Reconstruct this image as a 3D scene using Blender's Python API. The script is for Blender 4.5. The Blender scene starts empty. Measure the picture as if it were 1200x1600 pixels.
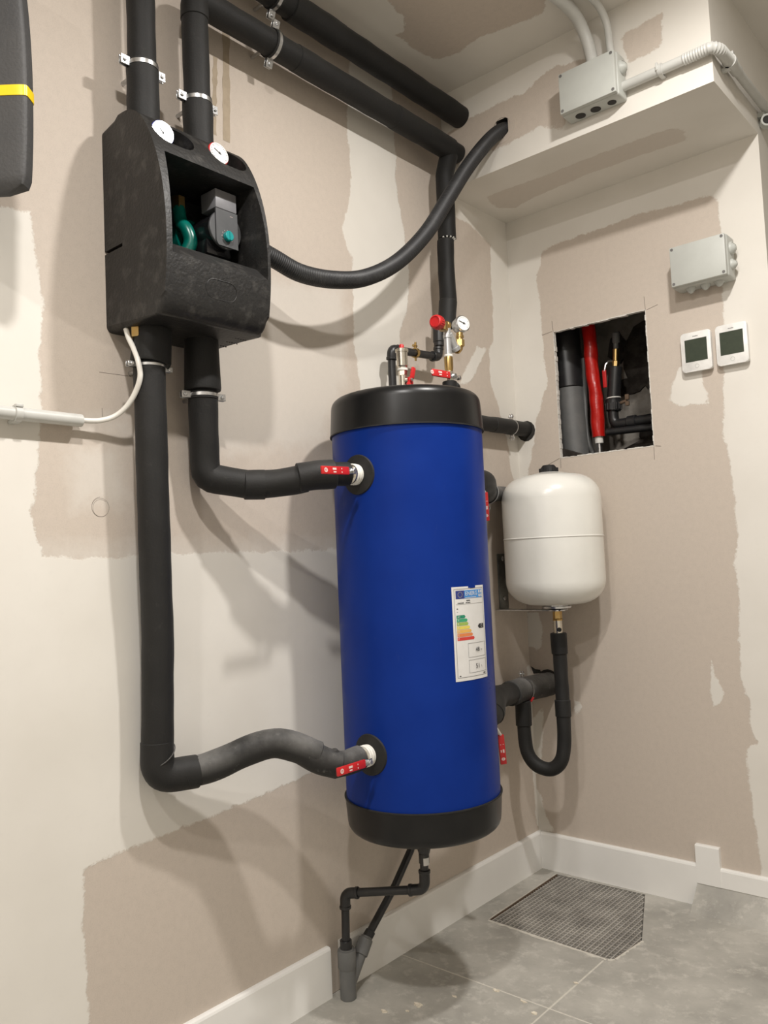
import bpy, bmesh, math, random
import numpy as np
from mathutils import Vector, Matrix, Euler

C = bpy.context.scene.collection
scene = bpy.context.scene
random.seed(7)
PI = math.pi

# ------------------------------------------------------------------ camera
cam_d = bpy.data.cameras.new('camera')
cam = bpy.data.objects.new('camera', cam_d)
C.objects.link(cam)
cam_d.sensor_fit = 'VERTICAL'
cam_d.sensor_height = 32.0
cam_d.lens = 32.0 * 1272.9 / 1600.0
cam_d.clip_start = 0.02
_r = ((0.754318, 0.654983, -0.044731), (-0.073108, 0.016093, -0.997194), (-0.652426, 0.755472, 0.060024))
m = Matrix(((_r[0][0], -_r[1][0], -_r[2][0]), (_r[0][1], -_r[1][1], -_r[2][1]), (_r[0][2], -_r[1][2], -_r[2][2])))
cam.matrix_world = Matrix.Translation((1.30253, -2.14767, 0.92313)) @ m.to_4x4()
scene.camera = cam

# ------------------------------------------------------------------ world, lamps, exposure
w = bpy.data.worlds.new('world')
scene.world = w
w.use_nodes = True
w.node_tree.nodes['Background'].inputs['Color'].default_value = (1.0, 0.93, 0.84, 1)
w.node_tree.nodes['Background'].inputs['Strength'].default_value = 0.02
scene.view_settings.view_transform = 'Standard'
scene.view_settings.look = 'None'
scene.view_settings.exposure = 0.0
scene.view_settings.gamma = 1.0
scene.view_settings.use_curve_mapping = False
LAMP = (1.0, 0.962, 0.922)
LAMP_W = 20.0
for lx, ly in ((0.98, -0.93), (0.98, -1.84), (0.98, -2.75)):  # the rearmost, behind the camera, is an unseen lamp added for fill
    ld = bpy.data.lights.new('ceiling_and_fill_lamp', 'AREA')
    ld.shape = 'DISK'
    ld.size = 0.085
    ld.energy = LAMP_W if ly > -2 else LAMP_W * 0.65
    ld.color = LAMP
    lo = bpy.data.objects.new('ceiling_and_fill_lamp', ld)
    lo.location = (lx, ly, 2.222)
    C.objects.link(lo)

# ------------------------------------------------------------------ materials
MATS = {}
def _nt(name):
    mt = bpy.data.materials.new(name)
    mt.use_nodes = True
    nt = mt.node_tree
    return mt, nt, nt.nodes['Principled BSDF']

def noise(nt, scale, detail=3.0, rough=0.55, vec=None):
    n = nt.nodes.new('ShaderNodeTexNoise')
    n.inputs['Scale'].default_value = scale
    n.inputs['Detail'].default_value = detail
    n.inputs['Roughness'].default_value = rough
    if vec: nt.links.new(vec, n.inputs['Vector'])
    return n

def geo_pos(nt):
    return nt.nodes.new('ShaderNodeNewGeometry').outputs['Position']

def ramp(nt, src, lo, hi):
    mr = nt.nodes.new('ShaderNodeMapRange')
    mr.inputs['From Min'].default_value = lo
    mr.inputs['From Max'].default_value = hi
    nt.links.new(src, mr.inputs['Value'])
    return mr.outputs['Result']

def mth(nt, op, a, b):
    n = nt.nodes.new('ShaderNodeMath'); n.operation = op
    for i, x in enumerate((a, b)):
        if isinstance(x, (int, float)): n.inputs[i].default_value = x
        else: nt.links.new(x, n.inputs[i])
    return n.outputs[0]

def mix(nt, fac, a, b):
    n = nt.nodes.new('ShaderNodeMix'); n.data_type = 'RGBA'
    if isinstance(fac, (int, float)): n.inputs['Factor'].default_value = fac
    else: nt.links.new(fac, n.inputs['Factor'])
    for k, x in (('A', a), ('B', b)):
        s = [i for i in n.inputs if i.name == k and i.type == 'RGBA'][0]
        if isinstance(x, (tuple, list)): s.default_value = (*x[:3], 1)
        else: nt.links.new(x, s)
    return [o for o in n.outputs if o.type == 'RGBA'][0]

def bump(nt, b, height, strength, dist=0.002):
    n = nt.nodes.new('ShaderNodeBump')
    n.inputs['Strength'].default_value = strength
    n.inputs['Distance'].default_value = dist
    nt.links.new(height, n.inputs['Height'])
    nt.links.new(n.outputs['Normal'], b.inputs['Normal'])

def mat(name, col, rough=0.5, metal=0.0, col2=None, scale=40, lo=0.4, hi=0.7, bs=0.0, bscale=200, coat=0.0, sheen=0.0, spec=0.5, trans=0.0):
    mt, nt, b = _nt(name)
    b.inputs['Roughness'].default_value = rough
    b.inputs['Metallic'].default_value = metal
    b.inputs['Coat Weight'].default_value = coat
    b.inputs['Sheen Weight'].default_value = sheen
    b.inputs['Specular IOR Level'].default_value = spec
    b.inputs['Transmission Weight'].default_value = trans
    pos = geo_pos(nt)
    c2 = col2 or tuple(c * 0.85 for c in col)
    n = noise(nt, scale, 5, 0.6, pos)
    nt.links.new(mix(nt, ramp(nt, n.outputs['Fac'], lo, hi), col, c2), b.inputs['Base Color'])
    if bs:
        bump(nt, b, noise(nt, bscale, 2, 0.5, pos).outputs['Fac'], bs)
    MATS[name] = mt
    return mt

BOARD = (0.545, 0.478, 0.412)
COMP = (0.755, 0.725, 0.668)
def plaster_mat(name, board=BOARD, comp=COMP):
    """bare plasterboard with filler coats; the coats' outlines are the mesh attributes 'coat' and 'wash' (signed distances)"""
    mt, nt, b = _nt(name)
    pos = geo_pos(nt)
    b.inputs['Roughness'].default_value = 0.85
    b.inputs['Specular IOR Level'].default_value = 0.25
    a1 = nt.nodes.new('ShaderNodeAttribute'); a1.attribute_name = 'coat'
    a2 = nt.nodes.new('ShaderNodeAttribute'); a2.attribute_name = 'wash'
    nb = noise(nt, 26, 6, 0.68, pos); nf = noise(nt, 210, 3, 0.7, pos)
    wob = mth(nt, 'ADD', mth(nt, 'MULTIPLY', mth(nt, 'SUBTRACT', nb.outputs['Fac'], 0.5), 0.030), mth(nt, 'MULTIPLY', mth(nt, 'SUBTRACT', nf.outputs['Fac'], 0.5), 0.010))
    m1 = ramp(nt, mth(nt, 'ADD', a1.outputs['Fac'], wob), 0.0018, -0.0022)
    m2 = ramp(nt, mth(nt, 'ADD', a2.outputs['Fac'], mth(nt, 'MULTIPLY', wob, 2.5)), 0.012, -0.03)
    grain = noise(nt, 420, 2, 0.6, pos); cloud = noise(nt, 5, 3, 0.5, pos); fibre = noise(nt, 75, 5, 0.65, pos)
    bc = mix(nt, ramp(nt, grain.outputs['Fac'], 0.35, 0.65), tuple(c * 0.95 for c in board), tuple(c * 1.05 for c in board))
    bc = mix(nt, ramp(nt, fibre.outputs['Fac'], 0.35, 0.75), bc, tuple(c * 1.07 for c in board))
    bc = mix(nt, mth(nt, 'MULTIPLY', m2, 0.45), bc, tuple(c * 0.93 for c in comp))
    cc = mix(nt, ramp(nt, cloud.outputs['Fac'], 0.35, 0.7), comp, tuple(c * f for c, f in zip(comp, (0.93, 0.925, 0.915))))
    cc = mix(nt, mth(nt, 'MULTIPLY', ramp(nt, fibre.outputs['Fac'], 0.55, 0.75), 0.35), cc, tuple(c * 0.92 for c in comp))
    nt.links.new(mix(nt, m1, bc, cc), b.inputs['Base Color'])
    h = mth(nt, 'ADD', mth(nt, 'MULTIPLY', m1, 0.5), mth(nt, 'MULTIPLY', fibre.outputs['Fac'], 0.12))
    bump(nt, b, h, 0.55, 0.0016)
    MATS[name] = mt
    return mt

plaster_mat('plaster')
def foam_mat(name, base=0.0085, dust=0.030, lo=0.5, hi=0.85):
    """black elastomer foam; plaster dust lies on what faces up"""
    mt, nt, b = _nt(name)
    pos = geo_pos(nt)
    g = nt.nodes.new('ShaderNodeNewGeometry')
    sx = nt.nodes.new('ShaderNodeSeparateXYZ'); nt.links.new(g.outputs['Normal'], sx.inputs[0])
    up = ramp(nt, sx.outputs['Z'], -0.3, 1.0)
    n = noise(nt, 9, 5, 0.6, pos); s = noise(nt, 60, 4, 0.7, pos)
    f = mth(nt, 'MULTIPLY', ramp(nt, n.outputs['Fac'], 0.3, 0.65), up)
    col = mix(nt, f, (base, base * 0.98, base * 0.94), (dust, dust * 0.97, dust * 0.92))
    col = mix(nt, ramp(nt, s.outputs['Fac'], 0.62, 0.8), col, (dust * 0.9, dust * 0.87, dust * 0.82))
    nt.links.new(col, b.inputs['Base Color'])
    b.inputs['Roughness'].default_value = 0.62
    b.inputs['Specular IOR Level'].default_value = 0.35
    b.inputs['Sheen Weight'].default_value = 0.03
    bump(nt, b, noise(nt, 260, 3, 0.6, pos).outputs['Fac'], 0.35, 0.0012)
    MATS[name] = mt
foam_mat('foam')
foam_mat('foam_dusty', 0.016, 0.20)
foam_mat('foam_dark', 0.006, 0.016)
mat('foam_end', (0.012, 0.012, 0.011), 0.8)
mat('epp', (0.0095, 0.009, 0.0085), 0.5, 0, (0.060, 0.057, 0.052), 38, 0.52, 0.85, 0.4, 170)
mat('black_plastic', (0.0055, 0.0055, 0.006), 0.33, 0, (0.009, 0.009, 0.009), 25, spec=0.35)
mat('black_gloss', (0.010, 0.010, 0.011), 0.2)
mat('rubber', (0.008, 0.008, 0.008), 0.7, 0, (0.016, 0.015, 0.014), 60)
mat('hose', (0.017, 0.0175, 0.019), 0.5, 0, (0.05, 0.05, 0.05), 30, 0.5, 0.85)
mat('pvc_dark', (0.016, 0.016, 0.017), 0.36, 0, (0.03, 0.029, 0.028), 40, 0.5, 0.8)
mat('pvc_grey', (0.13, 0.132, 0.13), 0.5, 0, (0.17, 0.168, 0.16), 30, 0.45, 0.8)
mat('zinc', (0.66, 0.67, 0.68), 0.3, 1.0, (0.5, 0.5, 0.5), 90)
mat('zinc_dark', (0.30, 0.33, 0.33), 0.42, 1.0, (0.22, 0.24, 0.24), 40)
mat('nickel', (0.74, 0.70, 0.62), 0.24, 1.0, (0.62, 0.58, 0.50), 80)
mat('brass', (0.50, 0.36, 0.16), 0.30, 1.0, (0.5, 0.32, 0.11), 80)
mat('silver_paint', (0.62, 0.63, 0.64), 0.34, 0.75)
mat('ptfe', (0.78, 0.77, 0.72), 0.6, 0, (0.66, 0.64, 0.58), 200)
mat('red_plastic', (0.56, 0.018, 0.02), 0.38, 0, (0.48, 0.014, 0.016), 60)
mat('print_white', (0.80, 0.62, 0.58), 0.5)
mat('white_cable', (0.78, 0.76, 0.71), 0.35, 0, (0.72, 0.70, 0.65), 20)
mat('conduit_grey', (0.56, 0.56, 0.53), 0.42, 0, (0.50, 0.50, 0.47), 18)
mat('box_grey', (0.50, 0.515, 0.48), 0.45, 0, (0.45, 0.46, 0.43), 12, 0.4, 0.75)
mat('hole_shade', (0.03, 0.028, 0.025), 0.8)  # near-black that puts the shade inside holes into the colour
mat('vessel_white', (0.79, 0.78, 0.73), 0.25, 0, (0.74, 0.73, 0.68), 7, 0.4, 0.7, coat=0.2)
mat('skirting', (0.86, 0.85, 0.82), 0.4, 0, (0.83, 0.82, 0.79), 8)
mat('thermostat_white', (0.82, 0.81, 0.78), 0.3)
mat('lcd', (0.050, 0.062, 0.045), 0.18, 0, (0.058, 0.07, 0.05), 60)
mat('print_grey', (0.16, 0.155, 0.15), 0.5)
mat('paper', (0.70, 0.69, 0.67), 0.45, 0, (0.66, 0.645, 0.62), 30)
mat('ink_black', (0.02, 0.02, 0.022), 0.5)
mat('ink_grey', (0.20, 0.20, 0.20), 0.5)
mat('gypsum', (0.74, 0.72, 0.67), 0.9, 0, (0.6, 0.57, 0.52), 120, 0.4, 0.6, 0.6, 150)
mat('dial_white', (0.80, 0.80, 0.78), 0.4)
mat('glass_cover', (0.84, 0.84, 0.82), 0.13, 0, coat=1.0)
mat('pump_grey', (0.070, 0.072, 0.075), 0.4)
mat('pump_grey_light', (0.19, 0.19, 0.20), 0.42)
mat('teal', (0.0, 0.13, 0.10), 0.3, 0, (0.0, 0.09, 0.07), 60)
mat('teal_knob', (0.0, 0.26, 0.26), 0.35)
mat('casing_grey', (0.040, 0.040, 0.041), 0.6, 0, (0.052, 0.051, 0.050), 9, 0.35, 0.75, 0.3, 220)
mat('casing_under', (0.03, 0.028, 0.026), 0.6)
mat('yellow_band', (0.86, 0.62, 0.01), 0.3, 0, (0.82, 0.57, 0.01), 30)
mat('blue_ring', (0.05, 0.06, 0.30), 0.4)
mat('red_foil', (0.50, 0.012, 0.008), 0.3, 0, (0.42, 0.008, 0.005), 45, 0.4, 0.65, 1.0, 38)
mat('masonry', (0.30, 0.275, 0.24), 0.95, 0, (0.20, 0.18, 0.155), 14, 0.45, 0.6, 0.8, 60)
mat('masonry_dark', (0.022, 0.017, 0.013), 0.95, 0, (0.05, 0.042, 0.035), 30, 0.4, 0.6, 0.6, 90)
mat('drip', (0.40, 0.325, 0.235), 0.7)
mat('pencil', (0.22, 0.19, 0.165), 0.9)
mat('rust', (0.15, 0.10, 0.065), 0.8, 0.2)
mat("flake", (0.78, 0.72, 0.60), 0.9, 0, (0.5, 0.42, 0.32), 150)
mat('grate_steel', (0.52, 0.495, 0.45), 0.6, 0.1, (0.34, 0.32, 0.29), 14, 0.35, 0.65)
mat('pit', (0.16, 0.15, 0.135), 0.95, 0, (0.30, 0.28, 0.25), 25, 0.4, 0.65)
mat("grout", (0.62, 0.59, 0.52), 0.9, 0, (0.52, 0.49, 0.43), 60)
for nm, c in (('eu_blue', (0.03, 0.045, 0.22)), ('header_blue', (0.06, 0.26, 0.62)), ('eu_star', (0.55, 0.5, 0.22)),
              ('arrow_green', (0.02, 0.24, 0.14)), ('arrow_green2', (0.05, 0.36, 0.18)), ('arrow_lime', (0.33, 0.47, 0.10)), ('arrow_yellow', (0.74, 0.62, 0.12)),
              ('arrow_amber', (0.74, 0.42, 0.10)), ('arrow_orange', (0.70, 0.22, 0.07)), ('arrow_red', (0.60, 0.05, 0.04))):
    mat(nm, c, 0.5)

def tile_mat():
    mt, nt, b = _nt('floor_tile')
    pos = geo_pos(nt)
    n1 = noise(nt, 4.5, 6, 0.62, pos); n2 = noise(nt, 26, 5, 0.7, pos); n3 = noise(nt, 90, 3, 0.6, pos)
    c = mix(nt, ramp(nt, n1.outputs['Fac'], 0.35, 0.68), (0.30, 0.289, 0.259), (0.485, 0.465, 0.418))
    c = mix(nt, mth(nt, 'MULTIPLY', ramp(nt, n2.outputs['Fac'], 0.52, 0.72), 0.65), c, (0.64, 0.615, 0.555))
    c = mix(nt, mth(nt, 'MULTIPLY', ramp(nt, n3.outputs['Fac'], 0.6, 0.75), 0.25), c, (0.24, 0.228, 0.205))
    # scuffs of dried filler
    st = noise(nt, 13, 2, 0.4, pos); st2 = noise(nt, 120, 2, 0.6, pos)
    f = mth(nt, 'MULTIPLY', ramp(nt, st.outputs['Fac'], 0.66, 0.74), ramp(nt, st2.outputs['Fac'], 0.5, 0.62))
    c = mix(nt, mth(nt, 'MULTIPLY', f, 0.6), c, (0.56, 0.53, 0.46))
    nt.links.new(c, b.inputs['Base Color'])
    b.inputs['Roughness'].default_value = 0.55
    bump(nt, b, n2.outputs['Fac'], 0.15, 0.001)
    MATS['floor_tile'] = mt
tile_mat()

def tank_mat():
    mt, nt, b = _nt('tank_blue')
    pos = geo_pos(nt)
    n1 = noise(nt, 7, 4, 0.6, pos); n2 = noise(nt, 55, 5, 0.75, pos)
    mp = nt.nodes.new('ShaderNodeMapping'); mp.inputs['Scale'].default_value = (60, 60, 9)
    nt.links.new(pos, mp.inputs['Vector'])
    n3 = noise(nt, 1.0, 3, 0.6, mp.outputs['Vector'])
    c = mix(nt, ramp(nt, n1.outputs['Fac'], 0.35, 0.7), (0.0030, 0.024, 0.195), (0.004, 0.029, 0.225))
    c = mix(nt, mth(nt, 'MULTIPLY', ramp(nt, n3.outputs['Fac'], 0.66, 0.78), 0.22), c, (0.07, 0.09, 0.24))
    c = mix(nt, mth(nt, 'MULTIPLY', ramp(nt, n2.outputs['Fac'], 0.66, 0.8), 0.12), c, (0.10, 0.12, 0.28))
    nt.links.new(c, b.inputs['Base Color'])
    b.inputs['Specular IOR Level'].default_value = 0.12
    nt.links.new(ramp(nt, n1.outputs['Fac'], -0.2, 1.6), b.inputs['Roughness'])
    MATS['tank_blue'] = mt
tank_mat()

# ------------------------------------------------------------------ helpers: objects
W = {}
def finish(bm, name, smooth=40):
    bmesh.ops.recalc_face_normals(bm, faces=bm.faces[:])
    me = bpy.data.meshes.new(name)
    bm.to_mesh(me); bm.free()
    if smooth:
        for p in me.polygons: p.use_smooth = True
        me.set_sharp_from_angle(angle=math.radians(smooth))
    return me

def root(name, label, cat, loc, group=None):
    o = bpy.data.objects.new(name, None)
    o.empty_display_size = 0.03
    C.objects.link(o); o.location = loc
    o['label'] = label; o['category'] = cat
    if group: o['group'] = group
    W[o.name] = Vector(loc)
    return o

def part(name, bm, m, parent, label=None, smooth=40):
    off = W[parent.name]
    bmesh.ops.translate(bm, verts=bm.verts[:], vec=-off)
    o = bpy.data.objects.new(name, finish(bm, name, smooth))
    o.data.materials.append(MATS[m] if isinstance(m, str) else m)
    C.objects.link(o); o.parent = parent
    W[o.name] = off
    if label: o['label'] = label
    return o

def solo(name, bm, m, label, cat, loc, group=None, smooth=40):
    bmesh.ops.translate(bm, verts=bm.verts[:], vec=-Vector(loc))
    o = bpy.data.objects.new(name, finish(bm, name, smooth))
    o.data.materials.append(MATS[m]); C.objects.link(o); o.location = loc
    o['label'] = label; o['category'] = cat
    if group: o['group'] = group
    W[o.name] = Vector(loc)
    return o

def struct(name, bm, m, smooth=0, label=None):
    o = bpy.data.objects.new(name, finish(bm, name, smooth))
    o.data.materials.append(MATS[m]); C.objects.link(o)
    o['kind'] = 'structure'
    if label: o['label'] = label
    W[o.name] = Vector((0, 0, 0))
    return o

# ------------------------------------------------------------------ helpers: shapes (world coordinates)
def BM(): return bmesh.new()

def box(bm, x0, x1, y0, y1, z0, z1, bev=0.0, seg=2, M=None):
    r = bmesh.ops.create_cube(bm, size=1.0)
    vs = r['verts']
    bmesh.ops.scale(bm, vec=(x1 - x0, y1 - y0, z1 - z0), verts=vs)
    bmesh.ops.translate(bm, vec=((x0 + x1) / 2, (y0 + y1) / 2, (z0 + z1) / 2), verts=vs)
    if bev:
        es = list({e for v in vs for e in v.link_edges})
        g = bmesh.ops.bevel(bm, geom=es, offset=bev, segments=seg, profile=0.5, affect='EDGES')
        vs = list({v for f in g['faces'] for v in f.verts} | {v for v in vs if v.is_valid})
    if M is not None: bmesh.ops.transform(bm, matrix=M, verts=vs)
    return vs

def frame_of(d):
    d = Vector(d).normalized()
    a = Vector((0, 0, 1)) if abs(d.z) < 0.9 else Vector((1, 0, 0))
    u = a.cross(d).normalized(); v = d.cross(u)
    return u, v, d

def lathe(bm, prof, org, axis, seg=24, up=None):
    """prof: (r, h) along the axis from org; r=0 closes"""
    u, v, d = frame_of(axis)
    org = Vector(org); rings = []
    for r, h in prof:
        if r <= 1e-6: rings.append([bm.verts.new(org + d * h)])
        else: rings.append([bm.verts.new(org + d * h + (u * math.cos(2 * PI * i / seg) + v * math.sin(2 * PI * i / seg)) * r) for i in range(seg)])
    for a, b in zip(rings, rings[1:]):
        for i in range(seg):
            j = (i + 1) % seg
            if len(a) == 1 and len(b) == 1: break
            if len(a) == 1: bm.faces.new((a[0], b[i], b[j]))
            elif len(b) == 1: bm.faces.new((a[i], a[j], b[0]))
            else: bm.faces.new((a[i], a[j], b[j], b[i]))
    for rg, flip in ((rings[0], 1), (rings[-1], 0)):
        if len(rg) > 1: bm.faces.new(rg[::-1] if flip else rg)

def cyl(bm, a, b, r, seg=20, bev=0.0, r2=None):
    a = Vector(a); b = Vector(b); L = (b - a).length
    r2 = r if r2 is None else r2
    if bev: prof = [(0, 0), (r - bev, 0), (r, bev), (r2, L - bev), (r2 - bev, L), (0, L)]
    else: prof = [(0, 0), (r, 0), (r2, L), (0, L)]
    lathe(bm, prof, a, b - a, seg)

def ring(bm, c, axis, ri, ro, h, seg=28):
    lathe_closed(bm, [(ri, -h / 2), (ro, -h / 2), (ro, h / 2), (ri, h / 2)], c, axis, seg)

def lathe_closed(bm, prof, org, axis, seg=28):
    u, v, d = frame_of(axis); org = Vector(org)
    rings = [[bm.verts.new(org + d * h + (u * math.cos(2 * PI * i / seg) + v * math.sin(2 * PI * i / seg)) * r) for i in range(seg)] for r, h in prof]
    n = len(rings)
    for k in range(n):
        a, b = rings[k], rings[(k + 1) % n]
        for i in range(seg):
            j = (i + 1) % seg
            bm.faces.new((a[i], a[j], b[j], b[i]))

def fillet(pts, rad, n=8):
    pts = [Vector(p) for p in pts]
    out = [pts[0]]
    for i in range(1, len(pts) - 1):
        p, a, b = pts[i], pts[i - 1], pts[i + 1]
        R = rad[i - 1] if isinstance(rad, (list, tuple)) else rad
        d1 = (a - p); d2 = (b - p)
        t = min(R, d1.length * 0.49, d2.length * 0.49)
        s = p + d1.normalized() * t; e = p + d2.normalized() * t
        for k in range(n + 1):
            q = k / n
            out.append(s.lerp(p, q).lerp(p.lerp(e, q), q))
    out.append(pts[-1])
    return out

def spline(pts, n=10):
    P = [Vector(p) for p in pts]
    P = [P[0] * 2 - P[1]] + P + [P[-1] * 2 - P[-2]]
    out = []
    for i in range(1, len(P) - 2):
        for k in range(n):
            t = k / n
            a, b, c, d = P[i - 1], P[i], P[i + 1], P[i + 2]
            out.append(0.5 * ((2 * b) + (c - a) * t + (2 * a - 5 * b + 4 * c - d) * t * t + (3 * b - a - 3 * c + d) * t ** 3))
    out.append(P[-2])
    return out

def resample(pts, step):
    pts = [Vector(p) for p in pts]
    out = [pts[0]]; acc = 0.0
    for a, b in zip(pts, pts[1:]):
        L = (b - a).length
        if L < 1e-9: continue
        t = step - acc
        while t < L:
            out.append(a.lerp(b, t / L)); t += step
        acc = L - (t - step)
    if (out[-1] - pts[-1]).length > step * 0.3: out.append(pts[-1])
    else: out[-1] = pts[-1]
    return out

def tube(bm, pts, r, seg=18, wob=0.0, cap=True, rfun=None, ph=0.0, endround=0.0):
    pts = [Vector(p) for p in pts]
    n = len(pts)
    tg = []
    for i in range(n):
        a = pts[max(i - 1, 0)]; b = pts[min(i + 1, n - 1)]
        tg.append((b - a).normalized())
    u, v, d = frame_of(tg[0])
    rings = []; s = 0.0
    for i in range(n):
        if i:
            s += (pts[i] - pts[i - 1]).length
            q = tg[i - 1].rotation_difference(tg[i])
            u = q @ u
        u = (u - tg[i] * u.dot(tg[i])).normalized()
        v = tg[i].cross(u)
        rr = r if rfun is None else rfun(s, i, n)
        vs = []
        for k in range(seg):
            an = 2 * PI * k / seg
            f = 1.0
            if wob: f += wob * (0.6 * math.sin(s * 37 + ph + 1.3 * math.sin(an)) + 0.4 * math.sin(s * 90 + 2 * an + ph * 2))
            vs.append(bm.verts.new(pts[i] + (u * math.cos(an) + v * math.sin(an)) * rr * f))
        rings.append(vs)
    for a, b in zip(rings, rings[1:]):
        for k in range(seg):
            j = (k + 1) % seg
            bm.faces.new((a[k], a[j], b[j], b[k]))
    if cap:
        bm.faces.new(rings[0][::-1]); bm.faces.new(rings[-1])

def cut(pts, f0, f1, step=0.006):
    """the stretch of a path between two lengths (metres)"""
    P = resample(pts, step)
    k0 = max(0, int(round(f0 / step))); k1 = min(len(P) - 1, int(round(f1 / step)))
    return P[k0:k1 + 1]

def plen(pts):
    return sum((Vector(b) - Vector(a)).length for a, b in zip(pts, pts[1:]))

def prism(bm, poly, to3, depth_vec):
    """poly: 2D points, to3: maps to 3D; extruded along depth_vec"""
    a = [bm.verts.new(to3(*p)) for p in poly]
    dv = Vector(depth_vec)
    b = [bm.verts.new(Vector(to3(*p)) + dv) for p in poly]
    n = len(poly)
    bm.faces.new(a[::-1]); bm.faces.new(b)
    for i in range(n):
        j = (i + 1) % n
        bm.faces.new((a[i], a[j], b[j], b[i]))

def stadium(L, R, n=8):
    pts = []
    for k in range(n + 1):
        an = -PI / 2 + PI * k / n
        pts.append((L / 2 + R * math.cos(an), R * math.sin(an)))
    for k in range(n + 1):
        an = PI / 2 + PI * k / n
        pts.append((-L / 2 + R * math.cos(an), R * math.sin(an)))
    return pts

def rrect(w, h, r, n=5):
    pts = []
    for cx, cy, a0 in ((w / 2 - r, h / 2 - r, 0), (-w / 2 + r, h / 2 - r, PI / 2), (-w / 2 + r, -h / 2 + r, PI), (w / 2 - r, -h / 2 + r, 1.5 * PI)):
        for k in range(n + 1):
            an = a0 + PI / 2 * k / n
            pts.append((cx + r * math.cos(an), cy + r * math.sin(an)))
    return pts

def boolean(bm, cutters):
    me = bpy.data.meshes.new('tmp'); bmesh.ops.recalc_face_normals(bm, faces=bm.faces[:]); bm.to_mesh(me); bm.free()
    o = bpy.data.objects.new('tmp', me); C.objects.link(o)
    cs = []
    for c in cutters:
        bmesh.ops.recalc_face_normals(c, faces=c.faces[:])
        cm = bpy.data.meshes.new('tmpc'); c.to_mesh(cm); c.free()
        co = bpy.data.objects.new('tmpc', cm); C.objects.link(co); cs.append(co)
        md = o.modifiers.new('b', 'BOOLEAN'); md.operation = 'DIFFERENCE'; md.object = co; md.solver = 'EXACT'
    dg = bpy.context.evaluated_depsgraph_get()
    ev = o.evaluated_get(dg)
    nm = bpy.data.meshes.new_from_object(ev)
    out = bmesh.new(); out.from_mesh(nm)
    for x in [o] + cs:
        mm = x.data; bpy.data.objects.remove(x); bpy.data.meshes.remove(mm)
    bpy.data.meshes.remove(nm)
    return out

_fc = {}
def text_tris(body, size, align='CENTER'):
    """triangulated lettering: list of triangles of 2D points"""
    key = (body, size, align)
    if key in _fc: return _fc[key]
    cu = bpy.data.curves.new('t', 'FONT'); cu.body = body; cu.size = size; cu.align_x = align; cu.align_y = 'CENTER'; cu.resolution_u = 3
    o = bpy.data.objects.new('t', cu); C.objects.link(o)
    dg = bpy.context.evaluated_depsgraph_get()
    me = o.evaluated_get(dg).to_mesh()
    me.calc_loop_triangles()
    tr = [[(me.vertices[i].co.x, me.vertices[i].co.y) for i in t.vertices] for t in me.loop_triangles]
    o.evaluated_get(dg).to_mesh_clear()
    bpy.data.objects.remove(o); bpy.data.curves.remove(cu)
    _fc[key] = tr
    return tr

def put_tris(bm, tris, to3):
    for t in tris:
        try: bm.faces.new([bm.verts.new(to3(*p)) for p in t])
        except ValueError: pass

# ------------------------------------------------------------------ signed distances of filler coats
def sdf(px, py, polys):
    best = np.full(px.shape, 1e3)
    for poly in polys:
        P = np.array(poly); Q = np.roll(P, -1, axis=0)
        d = np.full(px.shape, 1e9); ins = np.zeros(px.shape, bool)
        for (ax, ay), (bx, by) in zip(P, Q):
            ex, ey = bx - ax, by - ay
            t = np.clip(((px - ax) * ex + (py - ay) * ey) / (ex * ex + ey * ey + 1e-12), 0, 1)
            d = np.minimum(d, np.hypot(px - ax - t * ex, py - ay - t * ey))
            c = ((ay > py) != (by > py)) & (px < (bx - ax) * (py - ay) / (by - ay + 1e-12) + ax)
            ins ^= c
        best = np.minimum(best, np.where(ins, -d, d))
    return best

def coat(o, fn):
    me = o.data
    co = np.empty(len(me.vertices) * 3); me.vertices.foreach_get('co', co); co = co.reshape(-1, 3)
    a, b = fn(co)
    for nm, v in (('coat', a), ('wash', b)):
        at = me.attributes.new(nm, 'FLOAT', 'POINT')
        at.data.foreach_set('value', np.ascontiguousarray(v, dtype=np.float32))

def grid(bm, us, vs, to3, skip=None):
    V = [[bm.verts.new(to3(u, v)) for v in vs] for u in us]
    for i in range(len(us) - 1):
        for j in range(len(vs) - 1):
            if skip and skip((us[i] + us[i + 1]) / 2, (vs[j] + vs[j + 1]) / 2): continue
            bm.faces.new((V[i][j], V[i + 1][j], V[i + 1][j + 1], V[i][j + 1]))
    for v in bm.verts[:]:
        if not v.link_faces: bm.verts.remove(v)

def lin(a, b, step, extra=()):
    n = max(1, int(round((b - a) / step)))
    s = sorted(set([round(a + (b - a) * i / n, 5) for i in range(n + 1)]) | set(extra))
    keep = [s[0]]
    for x in s[1:]:
        if x - keep[-1] < 0.002 and x not in extra: continue
        if x - keep[-1] < 0.002 and keep[-1] not in extra and len(keep) > 1: keep[-1] = x
        else: keep.append(x)
    return keep

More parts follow.
